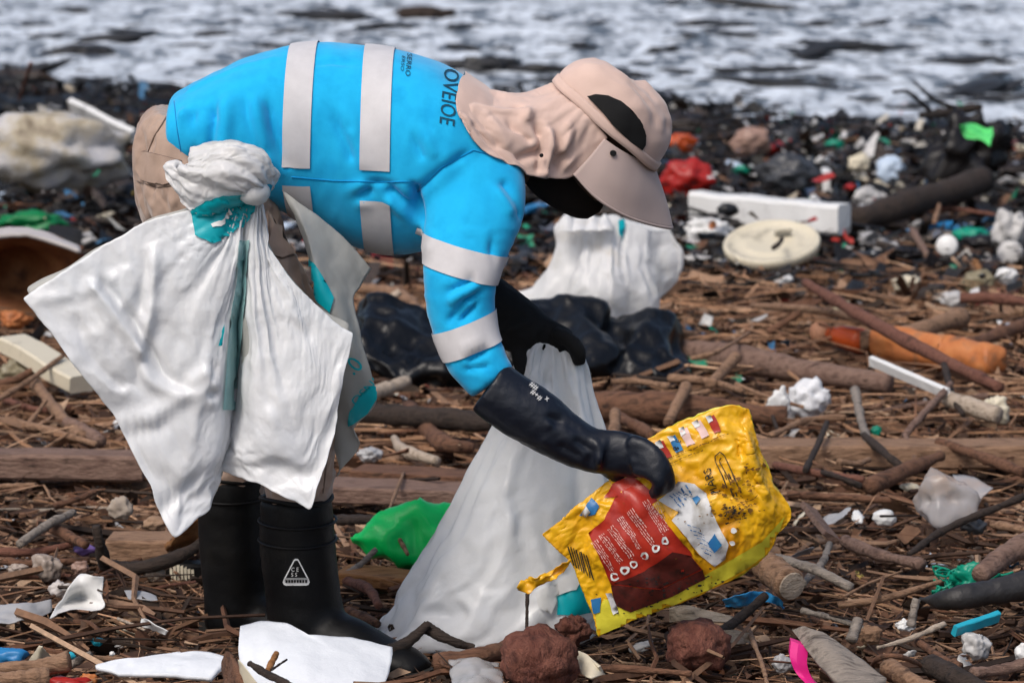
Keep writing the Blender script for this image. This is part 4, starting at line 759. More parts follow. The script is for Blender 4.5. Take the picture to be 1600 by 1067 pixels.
def flakes(n, y0, y1, S, pile, power=1.0, asp=(.3, .9), pad=1.3, tl=.45):
    x, y = scatter(n, y0, y1, pad, power); s = S[0] + (S[1] - S[0]) * RNG.random(n) ** 2.5; a = RNG.random(n) * 6.28; k = asp[0] + (asp[1] - asp[0]) * RNG.random(n); u = np.linspace(-1, 1, 3); U, W = np.meshgrid(u, u, indexing='ij'); U = U.ravel(); W = W.ravel()
    jit = RNG.normal(0, .22, (n, 9)); bend = RNG.normal(0, .35, n)[:, None] * (U ** 2)[None] + RNG.normal(0, .15, (n, 9))
    lx = (U[None] + jit) * s[:, None]; ly = (W[None] + RNG.normal(0, .2, (n, 9))) * (s * k)[:, None]; ti = RNG.normal(0, tl, n); tj = RNG.normal(0, tl, n)
    X = x[:, None] + lx * np.cos(a)[:, None] - ly * np.sin(a)[:, None]; Y = y[:, None] + lx * np.sin(a)[:, None] + ly * np.cos(a)[:, None]
    Z = H(x, y)[:, None] + (RNG.random(n) ** 2 * pile + s * .35)[:, None] + bend * s[:, None] + lx * ti[:, None] + ly * tj[:, None]
    F = (np.array(grid_faces(3, 3))[None] + (np.arange(n) * 9)[:, None, None]).reshape(-1, 4); return np.stack([X, Y, Z], -1).reshape(-1, 3), F
def merge(L): V, F, o = [], [], 0; [(V.append(v), F.append(f + sum(len(q) for q in V[:-1]))) for v, f in L]; return np.vstack(V), np.vstack(F)
V, F = merge([twigs(5500, -.9, 2.2, (.03, .30), (.0012, .0075), .045, ns=5, nr=5), twigs(4200, 1.5, 5.3, (.04, .45), (.002, .011), .07, ns=5, nr=5), twigs(260, .8, 5.0, (.12, .6), (.008, .018), .05, ns=6, nr=6), twigs(700, 5, 11, (.06, .5), (.003, .012), .06), twigs(900, -.9, 3, (.2, .6), (.003, .009), .09)])
V, F = merge([(V, F), twigs(3200, -1.8, 5.3, (.08, .6), (.002, .011), .07, pad=-1), twigs(900, -2.0, -.8, (.05, .4), (.0015, .008), .05, pad=1.6)])
V0_, F0_ = twigs(7000, -.9, 2.4, (.012, .09), (.0010, .005), .05); V, F = merge([(V, F), (V0_, F0_)])
sp = [flakes(5000, -.9, 2.4, (.010, .055), .05, asp=(.06, .2), tl=.16), flakes(4500, 1.8, 5.4, (.02, .085), .07, asp=(.06, .22), tl=.16)]; V, F = merge([(V, F)] + sp)
set_mesh('twig_litter', V, F, M_twig, smooth=False, label='fine brown twigs and reeds matted over the beach')
V, F = merge([flakes(5000, -1.8, 5.5, (.008, .04), .05, pad=-1), flakes(1500, -2.0, -.8, (.005, .03), .04, pad=1.6), flakes(13000, -.9, 2.5, (.004, .030), .04), flakes(7000, 2, 5.3, (.006, .032), .06), flakes(500, 5.3, 11, (.012, .06), .08)])
set_mesh('bark_litter', V, F, M_chip, label='brown bark and leaf scraps covering the beach')
V, F = merge([flakes(420, -.9, 3, (.004, .022), .05), flakes(1700, 2.3, 6, (.005, .030), .10), flakes(2300, 4.8, 13.0, (.006, .04), .18, asp=(.4, 1))])
set_mesh('plastic_flecks', V, F, M_fleck, label='tiny coloured plastic flecks strewn through the litter')
V, F = merge([twigs(4200, -.9, 2.4, (.05, .34), (.0010, .0034), .065, nr=3), twigs(4600, 1.6, 5.2, (.10, .55), (.0020, .0058), .105, nr=3)])
set_mesh('straw_litter', V, F, mat('pale_straw', [(0.2538, 0.1383, 0.0780), (0.4758, 0.2766, 0.1625), (0.3489, 0.1893, 0.1040), (0.6027, 0.3786, 0.2340), (0.2062, 0.1019, 0.0585), (0.4124, 0.2330, 0.1365), (0.7296, 0.5096, 0.3380)], rough=.8, scale=30, island=True, bump=.2), label='thin pale straw and reeds tangled over the beach', smooth=False)
def ico(sub):
    bm = bmesh.new(); bmesh.ops.create_icosphere(bm, subdivisions=sub, radius=1); bm.verts.index_update(); v = np.array([q.co[:] for q in bm.verts]); f = np.array([[q.index for q in a.verts] for a in bm.faces]); bm.free(); return v, f
IV2, IF2 = ico(2); IV3, IF3 = ico(3); IV4, IF4 = ico(4)
def lumps(n, y0, y1, S, pile, power=1.0):
    x, y = scatter(n, y0, y1, 1.3, power); s = S[0] + (S[1] - S[0]) * RNG.random(n) ** 2; V = []; 
    for i in range(n):
        q = IV2 * (1 + 1.1 * pnoise(IV2 * 1.9 + i * 7.7)[:, None] + .7 * worley(IV2 * 1.3 + i * 3.3)[:, None]) * np.array([1.5, .9, .5]) * s[i]; a = RNG.normal(0, .6); c, sn = math.cos(a), math.sin(a)
        V.append(np.stack([q[:, 0] * c - q[:, 1] * sn + x[i], q[:, 0] * sn + q[:, 1] * c + y[i], q[:, 2]], 1))
    z = H(x, y) + RNG.random(n) * pile; V = np.array(V); V[..., 2] += z[:, None]; V[..., 2] -= np.where(y > shore_y(x) + .5 * RNG.random(n), 2.0, 0)[:, None]; F = (IF2[None] + (np.arange(n) * len(IV2))[:, None, None]).reshape(-1, 3); return V.reshape(-1, 3), F
V, F = merge([lumps(420, 4.6, 12.5, (.025, .09), .05), lumps(250, 2.5, 5.5, (.02, .06), .03), lumps(700, 11.0, 16.0, (.04, .16), .03)])
V2, F2 = merge([flakes(3500, 4.5, 14.5, (.015, .09), .13, asp=(.3, .9), pad=-1), twigs(900, 4.6, 14, (.1, .5), (.004, .014), .14, pad=-1), flakes(9000, 4.5, 14.5, (.008, .055), .13, asp=(.3, .9)), twigs(4200, 4.6, 14, (.05, .4), (.003, .012), .14)]); V2[:, 2] -= np.where(V2[:, 1] > shore_y(V2[:, 0]), .3, 0)
set_mesh('black_weed_mat', V2, F2, M_weed, label='black rotting weed and wet reeds piled behind the twigs')
set_mesh('black_weed', V, F, M_weed, label='wet black weed and char heaped along the waterline')

# ------------------------------------------------------------------ builders for countable litter
def pxs(p): return np.linalg.norm(np.asarray(p) - CAM_POS) / FPX
def stick_vf(pts, rpx, n=9, knots=.15, seed=0, seg=None):
    q = np.array([GG(*p) for p in pts]); r = np.atleast_1d(np.array(rpx, float)); r = r if len(r) == len(q) else np.interp(np.linspace(0, 1, len(q)), np.linspace(0, 1, max(len(r), 2)), r if len(r) > 1 else [r[0], r[0] * .75]); r = r * np.array([pxs(a) for a in q])
    sg = seg or max(16, 10 * len(q)); qr = cr(np.hstack([q, r[:, None]]), sg); rr_ = np.maximum(qr[:, 3], r.min() * .6) * (1 + .30 * pnoise(np.stack([np.linspace(0, 7, sg) + seed * 1.7, np.zeros(sg) + .4, np.zeros(sg)], 1)) + .16 * pnoise(np.stack([np.linspace(0, 23, sg) + seed, np.zeros(sg) + .6, np.zeros(sg)], 1))); v, f = tube(qr[:, :3], rr_, n); nn = vnormals(v, f); sc = 1 / max(r.max() * 3, .01)
    return v + nn * (r.mean() * (knots * 3 * fbm(v * sc * .6 + seed, 2) + knots * ridged(v * sc * 2 + seed, 2)))[:, None], f
def stick(pts, rpx, m, label, name='driftwood_stick', cat='stick', group=None, **k): return single(name, stick_vf(pts, rpx, seed=len(bpy.data.objects), **k), wood(m) if isinstance(m, str) else m, label, cat, group)
def log(pts, rpx, m, label, n=16, knots=.06, end=0):
    v, f = stick_vf(pts, rpx, n, knots, len(label)); t = thing('log', label, 'log', [v[:, 0].mean(), v[:, 1].mean(), v[:, 2].min()]); part('trunk', (v, f), wood(m) if isinstance(m, str) else m, t)
    nr = (len(v) - 2) // n; r_ = v[:n] if end == 0 else v[(nr - 1) * n:nr * n]; c = r_.mean(0); d = c - v[n * 3:n * 4].mean(0) if end == 0 else c - v[(nr - 4) * n:(nr - 3) * n].mean(0); d /= np.linalg.norm(d)
    part('cut_end', rings([c + (r_ - c) * .93 - d * .004, c + (r_ - c) * .93 + d * .004, c + (r_ - c) * .5 + d * .006]), wood('pale' if m != 'dark' else 'brown'), t, False); return t
def plank_vf(a, b, hgt, dep, seed=0, warp=.006, roll=0.0):
    a, b = np.array(a, float), np.array(b, float); d = b - a; L = np.linalg.norm(d); d /= L; s = np.cross([0, 0, 1.0], d); s /= np.linalg.norm(s); u = np.cross(d, s); c, sn = math.cos(roll), math.sin(roll); s, u = s * c + u * sn, u * c - s * sn
    be = min(hgt, dep) * .12; ring = [(-dep / 2 + be, 0), (dep / 2 - be, 0), (dep / 2, be), (dep / 2, hgt - be), (dep / 2 - be, hgt), (-dep / 2 + be, hgt), (-dep / 2, hgt - be), (-dep / 2, be)]; R = []
    ts = np.linspace(0, 1, max(8, int(L / .03)))
    for t in ts:
        k = pnoise(np.array([[t * L * 5 + seed, seed * .7, .3]]))[0] * warp; R.append([a + d * (t * L + (.012 * math.sin(7 * p + seed) if t in (0, 1) else 0)) + s * (p + k) + u * (q + k * .6) for p, q in ring])
    v, f = rings(R); return v + vnormals(v, f) * (.0025 * fbm(v * np.array([9, 40, 40]) + seed, 2))[:, None], f
def plank(p0, p1, hpx, dep, m, label, name='plank', cat='plank', roll=0.0, warp=.006, **k):
    a, b = GG(*p0), GG(*p1); return single(name, plank_vf(a, b, hpx * pxs(a), dep, len(label), warp, roll), wood(m) if isinstance(m, str) else m, label, cat, smooth=False, **k)
def crumple_vf(bb, zbase=0.0, dep=.6, seed=0, amp=.22, sc=1.6, iv=None, tilt=0, sharp=1.0):
    x0, y0, x1, y1 = bb; c = GG((x0 + x1) / 2, y1, zbase) if zbase >= 0 else G((x0 + x1) / 2, y1, zbase); k = pxs(c); w_, h_ = (x1 - x0) * k / 2, (y1 - y0) * k / 2; V0, F0 = iv or (IV4, IF4)
    d = 1 + amp * 2.6 * folds(V0 * sc + seed * 5.1, 3) * sharp + amp * 1.0 * pnoise(V0 * 1.1 + seed); q = V0 * d[:, None]; q = q / np.abs(q).max(0) * np.array([w_, w_ * dep, h_])
    if tilt: cth, sth = math.cos(tilt), math.sin(tilt); q = np.stack([q[:, 0] * cth - q[:, 2] * sth, q[:, 1], q[:, 0] * sth + q[:, 2] * cth], 1)
    return q + c + np.array([0, w_ * dep * .5, h_ * .96]), [tuple(a) for a in F0]
def crumple(name, bb, m, label, cat, **k): return single(name, crumple_vf(bb, seed=len(bpy.data.objects) % 97, **k), m, label, cat)
def film(name, rows, m, label, cat, nu=26, nv=26, amp=.008, sc=16, th=.0016, lin_=False, amp2=.003):
    Gd = sheet([np.array([GG(*q) for q in r]) for r in rows], nu, nv, not lin_, not lin_); v, f = wrinkle(Gd, amp, sc, len(bpy.data.objects) % 50, (1, 1, 1), amp2, sc * 2.5); return single(name, solid(v, f, th), m, label, cat)
def lathe_vf(a, b, prof, n=26):                 # profile [(t along axis, radius m)]
    a, b = np.array(a, float), np.array(b, float); q = np.array([a + (b - a) * t for t, r in prof]); T = (b - a) / np.linalg.norm(b - a); ref = np.array([0, 0, 1.0]) if abs(T[2]) < .9 else np.array([1.0, 0, 0]); u = np.cross(T, ref); u /= np.linalg.norm(u); w_ = np.cross(T, u); th = np.linspace(0, 2 * np.pi, n, endpoint=False)
    return rings([p + np.outer(np.cos(th) * r, u) + np.outer(np.sin(th) * r, w_) for p, (t, r) in zip(q, prof)])
def dent(vf, amp, sc, seed=0): v, f = vf; return v + vnormals(v, f) * (amp * fbm(v * sc + seed, 2))[:, None], f

# ------------------------------------------------------------------ bags and sacks on the beach behind
rows = [[(876, 350), (905, 343), (940, 346), (970, 338), (1010, 348), (1044, 353)], [(870, 392), (905, 394), (940, 400), (972, 396), (1015, 396), (1066, 384)], [(836, 426), (890, 432), (935, 442), (975, 446), (1020, 440), (1070, 428)], [(799, 456), (868, 474), (930, 486), (980, 490), (1025, 482), (1058, 458)], [(846, 496), (880, 516), (930, 526), (980, 530), (1015, 528), (1036, 520)], [(850, 548), (880, 560), (930, 566), (980, 568), (1010, 566), (1032, 552)]]
dp = [.05, .14, .18, .17, .15, .10]; bul_ = [0, .75, 1, 1, .75, 0]; RR = []
for r, d_ in zip(rows, dp):
    fr = [P(x, y, 3.4 - d_ * b_) for (x, y), b_ in zip(r, bul_)]; bk = [P(x, y, 3.42 + d_ * b_) for (x, y), b_ in list(zip(r, bul_))[::-1]]; RR.append(lin(np.array(fr + bk[1:-1] + [fr[0]]), 85)[:-1])
RR = np.array(RR); RR = np.array([cr(RR[:, j], 40) for j in range(84)]).transpose(1, 0, 2); v, f = rings(RR); nn = vnormals(v, f); pl = pleat(84, 40, .06, (12, 29), 5, .3, .12).reshape(84, 40).T.ravel(); v[:84 * 40] += nn[:84 * 40] * pl[:, None]; v = v + nn * (.075 * folds(v * np.array([5, 4, 2.6]) + 1, 2))[:, None]
pn = np.full(len(v), .03); pn[:84] = .5; pn[-84 * 3:] = 1; bs = subdiv(buckle(v, f, pn, .07, 10, .03, tension=25, grav=.1), f); bs = (bs[0] + vnormals(*bs) * (.020 * folds(bs[0] * np.array([7, 7, 4]), 2) + .006 * folds(bs[0] * 18, 1))[:, None], bs[1])
hb2 = thing('standing_sack', 'full white plastic sack standing behind the black bag, under the visor', 'plastic bag', P(940, 545, 3.4)); part('sack_body', bs, M_bag_dirty, hb2); B2 = bvh_of(*bs)
for x in (885, 905, 925, 945): part('ragged_edge', solid(*wrinkle(sheet([PP([(x - 12, 348, 3.32), (x, 334 + (x % 3) * 2, 3.34), (x + 12, 347, 3.32)]), PP([(x - 13, 362, 3.27), (x, 360, 3.26), (x + 13, 362, 3.27)])], 10, 12), .006, 20), .002), M_bag_dirty, hb2)
print_on('teal_print', [(964, 338), (972, 340), (976, 360), (973, 376), (968, 368)], B2, M_teal, hb2, .01, 8); print_on('teal_print', [(845, 412), (856, 405), (850, 417)], B2, M_teal, hb2, .01, 8)
gx = [566, 590, 625, 665, 705, 745, 790, 840, 890, 938, 962, 990, 1020, 1050, 1074]; gt = [488, 462, 458, 470, 482, 470, 462, 470, 472, 478, 500, 492, 492, 502, 534]; gb_ = [552, 574, 596, 614, 624, 612, 602, 600, 606, 614, 610, 602, 596, 590, 576]; kb = []
for x, t_, b_ in np.asarray(cr(np.array(list(zip(gx, gt, gb_)), float), 76)):
    top, bot = P(x, t_, 3.05), P(x, b_, 2.82); m1 = top * .7 + bot * .3 + np.array([0, -.10, .0]); m2 = top * .35 + bot * .65 + np.array([0, -.12, 0]); bk = bot + np.array([0, .42, 0]); bk2 = top * .6 + bot * .4 + np.array([0, .22, 0]); kb.append(cr(np.array([top, m1, m2, bot, bk, bk2, top]), 49)[:-1])
v, f = rings(kb); nn = vnormals(v, f); v = v + nn * (.09 * folds(v * np.array([5.0, 5, 6]), 2))[:, None]; v = buckle(v, f, np.where(v[:, 2] < .04, 1, .03), .14, 12, .006, tension=25, grav=.1); v, f = subdiv(v, f); v = v + vnormals(v, f) * (.028 * folds(v * np.array([8, 8, 10]), 3))[:, None]
single('garbage_bag', (v, f), mat('black_bag_plastic', [(.0015, .0018, .0025), (.003, .0035, .005)], rough=.34, bump=.4, bscale=30, bdist=.008, spec=.35), 'crumpled black garbage bag slumped in front of the standing white sack', 'garbage bag')
crumple('bundled_sack', (-60, 158, 216, 318), mat('stained_grey_sack', [(.16, .12, .075), (.42, .36, .26), (.50, .48, .46), (.40, .40, .43), (.58, .56, .55)], rough=.42, scale=4, bump=.5, bscale=22, bdist=.02), 'bulging stained grey sack lying at far left behind the bent person', 'sack', dep=.55, amp=.26, sc=1.25)
plank((113, 172, .30), (212, 222, .18), 22, .03, W_, 'white foam strip propped behind the stained grey sack', 'foam_strip', 'foam strip', roll=.5)
crumple('plastic_sheet', (-15, 328, 106, 372), DGR, 'crumpled dark green plastic sheet in front of the stained sack', 'plastic sheet', amp=.3)
film('rusty_shell', [[(-40, 372, .30), (40, 362, .31), (128, 392, .26)], [(-40, 400, .22), (30, 395, .20), (115, 420, .18)], [(-40, 450, .10), (20, 452, .08), (85, 462, .08)], [(-40, 500, .02), (10, 497, .02), (60, 490, .02)]], RUST, 'curved rusty brown shell leaning at the left edge', 'shell', amp=.02, sc=5, th=.012)
film('shell_lining', [[(-40, 366, .32), (40, 358, .33), (124, 386, .28)], [(-40, 376, .31), (40, 368, .32), (126, 394, .27)]], plas('pale_grey', (.5, .46, .44)), 'pale lip along the top of the rusty brown shell', 'shell', amp=.004, th=.012)
crumple('orange_peel', (-6, 484, 52, 516), ORG, 'scrap of orange peel beside the big white waist bag corner', 'peel', amp=.35, sc=2.2)
plank((18, 548, .10), (128, 612, .04), 26, .09, CRM, 'pale cream carton lying left of the hanging waist bag', 'carton', 'carton', warp=.01)
crumple('dirty_bundle', (-10, 560, 62, 612), plas('dirty_olive', (.22, .19, .12)), 'dirty olive plastic bundle beneath the cream carton', 'plastic bundle', amp=.3)
crumple('plastic_strip', (0, 528, 22, 552), YEL, 'small yellow plastic scrap at the left edge by the carton', 'plastic scrap')
crumple('gauze_scrap', (100, 600, 126, 628), GRY, 'small grey scrap hanging off the end of the cream carton', 'plastic scrap')

# ------------------------------------------------------------------ sticks, logs and boards, left of and behind the person
stick([(-10, 628, .05), (40, 598, .08), (98, 556, .12)], 5, 'tan', 'thin tan reed leaning up against the cream carton')
stick([(2, 600, .04), (30, 590, .06), (60, 574, .08)], 7, 'brown', 'short brown stick under the leaning tan reed')
stick([(55, 600, .06), (95, 650, .05), (128, 684, .03)], [9, 10], 'tan', 'tan stick sloping down to the long left plank')
stick([(104, 660, .05), (130, 672, .04), (158, 690, .03)], [9, 11], 'mauve', 'stubby greyish stick just above the long left plank')
stick([(-10, 656, .03), (60, 668, .04), (150, 694, .03)], [8, 7, 4], 'tan', 'long pale reed lying along the left plank')
stick([(40, 668, .03), (72, 626, .08)], 4, 'tan', 'thin upright twig crossing the long pale reed'); stick([(68, 702, .02), (108, 676, .06)], 3.4, 'tan', 'thin tan twig poking over the left plank'); stick([(0, 622, .02), (60, 640, .03), (110, 636, .03)], 5, 'red', 'reddish stick above the long pale reed')
plank((-70, 742), (235, 748), 40, .10, 'mauve', 'long weathered mauve-brown plank at left behind the waist bag'); plank((470, 776), (770, 786), 26, .13, 'mauve', 'weathered board lying between the legs and the held sack'); plank((560, 742, .03), (740, 752, .03), 12, .10, 'brown', 'thin split board resting above the weathered board')
stick([(560, 645, .05), (660, 650, .06), (770, 662, .06)], [17, 16, 14], 'dark', 'thick dark brown pole lying behind the legs', 'pole', 'pole')
stick([(545, 618, .06), (590, 612, .05), (636, 596, .06)], [9, 11], 'pale', 'smooth pale bone-like stick next to the black bag'); stick([(616, 684, .02), (632, 704, .02), (684, 720, .02)], [5, 9, 8], 'pale', 'bleached pale crooked stick above the weathered board'); stick([(560, 450, .05), (620, 460, .06), (660, 490, .05)], [8, 11, 8], 'tan', 'bent tan branch over the black bag beside the sleeve')
stick([(595, 480, .05), (625, 455, .10)], 8, 'pale', 'short pale stub near the black bag'); stick([(640, 640, .02), (690, 690, .03), (740, 700, .02)], [16, 13, 8], 'brown', 'arched brown root under the dark pole', 'root', 'root')
plank((172, 872), (272, 872), 36, .10, 'tan', 'sawn tan wood block beside the waist bag tip', 'wood_block', 'wood block', warp=.003); crumple('stone', (166, 774, 208, 816), STONE, 'pale rough stone below the long left plank', 'stone', amp=.2); crumple('stone', (222, 806, 266, 832), mat('tan_rock', [(.34, .22, .14), (.24, .15, .10)], rough=.9, scale=18, bump=.6), 'tan stone resting on the sawn wood block', 'stone', amp=.2)
film('wood_shard', [[(258, 862, .02), (262, 852, .05), (272, 838, .08)], [(286, 850, .03), (292, 836, .08), (306, 808, .14)], [(302, 850, .02), (308, 838, .06), (316, 818, .1)]], wood('orange'), 'orange-brown split wood shard next to the rear boot', 'wood shard', amp=.006, th=.012)
stick([(160, 880, .03), (200, 888, .03), (260, 876, .05), (330, 842, .08)], [10, 11, 10, 8], 'dark', 'dark curved branch running to the rear boot', 'branch', 'branch'); stick([(164, 884, .03), (156, 850, .09), (150, 822, .13)], [10, 9, 6], 'dark', 'upright dark stub on the curved branch near the rear boot')
stick([(30, 850, .05), (75, 820, .07), (115, 800, .08)], [7, 6], 'grey', 'grey branch rising at left below the long plank'); stick([(62, 818, .05), (98, 832, .05), (134, 852, .04)], [8, 7], 'brown', 'brown stick crossing the grey branch at left'); stick([(-5, 862, .02), (60, 862, .02), (112, 850, .03)], [7, 5], 'red', 'long reddish stick at the left edge above the grey cloth scraps'); stick([(-5, 875, .02), (50, 880, .02), (140, 874, .02)], [6, 5], 'brown', 'flat brown reed under the long reddish stick'); stick([(85, 790, .04), (120, 780, .05), (148, 768, .06)], [5, 4], 'brown', 'thin brown twig in the shadow of the long left plank'); stick([(0, 760, .02), (56, 757, .03)], [4, 4], 'tan', 'thin pale reed at left just under the plank')
stick([(530, 812, .03), (580, 812, .05), (612, 818, .05)], [8, 7, 5], 'dark', 'dark stick lying against the green bag'); stick([(603, 800, .08), (618, 830, .08), (637, 866, .05)], 3.6, 'tan', 'thin reed lying across the green bag'); stick([(630, 740, .05), (608, 796, .06)], 3, 'tan', 'thin reed leaning on the weathered board'); stick([(540, 896, .02), (560, 884, .03), (588, 858, .06)], [5, 4.5], 'grey', 'grey stick leaning on the tan board below the green bag')
plank((528, 906), (650, 916), 20, .09, 'orange', 'tan cut board lying under the green bag'); stick([(540, 906, .01), (575, 920, .02), (592, 946, .01)], [8, 8, 6], 'red', 'reddish bent root beside the near boot', 'root', 'root'); stick([(545, 955, .01), (590, 975, .01)], [9, 7], 'brown', 'short brown stick at the foot of the held sack')
stick([(588, 1022, .02), (630, 1008, .03), (668, 974, .07)], [8, 9, 6], 'dark', 'dark broken branch in front of the held sack', 'branch', 'branch'); stick([(664, 978, .06), (700, 998, .04), (740, 1012, .02)], [9, 8, 6], 'dark', 'dark forked branch end against the base of the held sack', 'branch', 'branch')
stick([(680, 1035, .02), (750, 1025, .03), (800, 1008, .03)], [12, 14], 'brown', 'thick brown branch beside the big coconut husk', 'branch', 'branch'); stick([(688, 1032, .03), (705, 1042, .03), (790, 1044, .03)], 3, 'brown', 'thin brown twig over the clear film')

# ------------------------------------------------------------------ rubbish near the boots
film('ragged_sheet', [[(124, 894, .08), (142, 898, .08), (160, 902, .07)], [(108, 916, .06), (134, 920, .05), (160, 930, .04)], [(92, 940, .03), (120, 936, .02), (158, 950, .02)], [(78, 964, .02), (84, 962, .02), (92, 956, .02)]], W_, 'torn white plastic sheet folded over twigs at lower left', 'plastic sheet', amp=.010, sc=14)
crumple('cloth_scrap', (46, 862, 98, 912), plas('dirty_grey', (.32, .26, .22)), 'dirty grey crumpled bag behind the torn white sheet', 'plastic bag', amp=.3); crumple('cloth_scrap', (8, 880, 46, 900), plas('dirty_grey', (.32, .26, .22)), 'small dirty grey scrap at far left of the crumpled bag', 'plastic scrap', amp=.3)
crumple('cloth_scrap', (74, 906, 112, 936), plas('pale_grey', (.5, .46, .44)), 'pale grey scrap tucked under the torn white sheet', 'plastic scrap', amp=.3); crumple('cloth_scrap', (110, 874, 140, 900), plas('brown_pink', (.30, .19, .15)), 'pinkish brown scrap behind the torn white sheet', 'plastic scrap', amp=.3)
crumple('cloth_scrap', (220, 880, 258, 912), STONE, 'pale crumpled lump left of the black sandal', 'plastic scrap', amp=.25)
film('grey_film', [[(-30, 948, .03), (30, 944, .04), (80, 936, .04)], [(-30, 975, .02), (30, 972, .02), (82, 955, .02)]], GRY, 'flat grey plastic film at the left edge', 'plastic sheet', amp=.01)
film('silver_strip', [[(194, 922, .02), (220, 922, .025), (244, 930, .02)], [(200, 934, .02), (222, 936, .025), (246, 940, .02)]], GRY, 'small silver strip on the bare ground left of the rear boot', 'foil strip', amp=.004)
film('clear_cup', [[(222, 966, .03), (230, 968, .045), (262, 986, .03)], [(220, 978, .02), (236, 984, .02), (258, 992, .02)]], W_, 'small torn white cup left of the rear boot', 'cup', amp=.006); stick([(184, 966, .01), (204, 974, .02), (226, 984, .02)], 2.6, 'pale', 'thin pale straw beside the small torn cup', 'straw', 'straw')
sd_ = thing('sandal', 'black sandal with white marking lying behind the rear boot', 'sandal', G(292, 920)); sv = plank_vf(G(258, 918, .0), G(330, 918, .0), 40 * pxs(G(292, 918)), .05, 3); part('sandal_sole', sv, M_rubber, sd_, False); SB = bvh_of(*sv)
for k in range(7): print_on('white_marking', [(265 + 5.6 * k, 882 + 1.2 * k), (269.5 + 5.6 * k, 881 + 1.2 * k), (270 + 5.6 * k, 912 - 1.5 * k), (266 + 5.6 * k, 910 - 1.5 * k)], SB, CRM, sd_, .004, 12)
for k, (bb, m_, lb) in enumerate([((140, 996, 168, 1010), CYA, 'small turquoise scrap on the ground at lower left'), ((98, 1018, 120, 1032), CYA, 'small turquoise shard among twigs at lower left'), ((-20, 1012, 46, 1044), BLU, 'dark blue plastic at the lower left edge'), ((72, 1058, 142, 1080), RED, 'red plastic scrap at the bottom edge, lower left'), ((120, 1050, 156, 1074), ORG, 'small orange-brown scrap by the red one'), ((170, 1016, 180, 1026), W_, 'tiny white pebble of foam at lower left'), ((110, 850, 152, 870), plas('violet', (.16, .10, .30)), 'violet and white wrapper by the upright dark stub'), ((150, 850, 200, 876), plas('pale_blue', (.45, .55, .68)), 'pale blue wrapper by the curved dark branch')]):
    crumple('plastic_scrap', bb, m_, lb, 'plastic scrap', iv=(IV3, IF3), amp=.3)
film('paper_corner', [[(62, 1008, .07), (64, 1009, .07), (66, 1010, .07)], [(40, 1038, .02), (62, 1036, .03), (84, 1030, .02)]], CRM, 'cream paper corner sticking up at lower left', 'paper', amp=.004, th=.003)
stick([(-10, 1044, .03), (60, 1040, .04), (108, 1032, .05)], [9, 16], 'tan', 'tan bamboo piece at the lower left', 'bamboo', 'bamboo'); stick([(-10, 1062, .04), (40, 1060, .04), (74, 1058, .04)], [13, 14], 'tan', 'cut bamboo end at the bottom left corner', 'bamboo', 'bamboo'); stick([(108, 1040, .02), (142, 1020, .05)], [6, 5], 'grey', 'short grey stick by the pale panel')
film('pale_foam', [[(262, 1022, .06), (310, 1018, .06), (352, 1026, .055)], [(152, 1040, .045), (250, 1038, .05), (350, 1040, .05)], [(185, 1052, .04), (260, 1056, .04), (330, 1062, .035)]], FOAM, 'flat pale bluish panel lying left of the white foam board', 'panel', amp=.004, th=.008)
fb_ = [[(376, 984, .115), (374, 1010, .10), (378, 1040, .075), (392, 1085, .045)], [(408, 976, .12), (420, 1008, .105), (430, 1050, .075), (440, 1092, .045)], [(448, 980, .12), (470, 1015, .10), (480, 1050, .08), (490, 1096, .045)], [(490, 998, .11), (520, 1025, .09), (530, 1060, .07), (540, 1098, .045)], [(550, 1002, .10), (562, 1035, .08), (568, 1065, .065), (575, 1098, .045)], [(612, 1018, .085), (611, 1035, .075), (604, 1060, .06), (592, 1096, .045)]]
fbo = thing('foam_board', 'broken white foam board lying in front of the near boot', 'foam board', G(480, 1060)); Gd = sheet([np.array([G(*q) for q in r]) for r in fb_], 60, 40, False, True); v, f = wrinkle(Gd, .004, 9, 3, (1, 1, 1), .0015, 40); part('board', solid(v, f, .016), FOAM, fbo)
stick([(418, 1048, .10), (432, 1020, .12)], [5, 4], 'orange', 'split orange-brown twig lying on the white foam board'); stick([(424, 1046, .11), (448, 1030, .115)], 2, 'dark', 'short black twig on the white foam board'); stick([(-400 + 790, 1036, .12), (420, 1054, .11), (455, 1072, .10)], [5, 6], 'dark', 'dark stick along the lower edge of the foam board')
film('bark_shell', [[(352, 1018, .10), (364, 1024, .10), (376, 1040, .08)], [(346, 1045, .06), (372, 1055, .08), (400, 1080, .05)], [(352, 1085, .03), (376, 1090, .04), (402, 1100, .03)]], wood('brown'), 'curled brown bark between the pale panel and the foam board', 'bark', amp=.008, th=.006); film('cream_shell', [[(372, 1030, .11), (384, 1044, .10), (402, 1066, .08)], [(376, 1062, .07), (388, 1078, .06), (410, 1092, .05)]], CRM, 'cream curled scrap beside the foam board', 'plastic scrap', amp=.004)
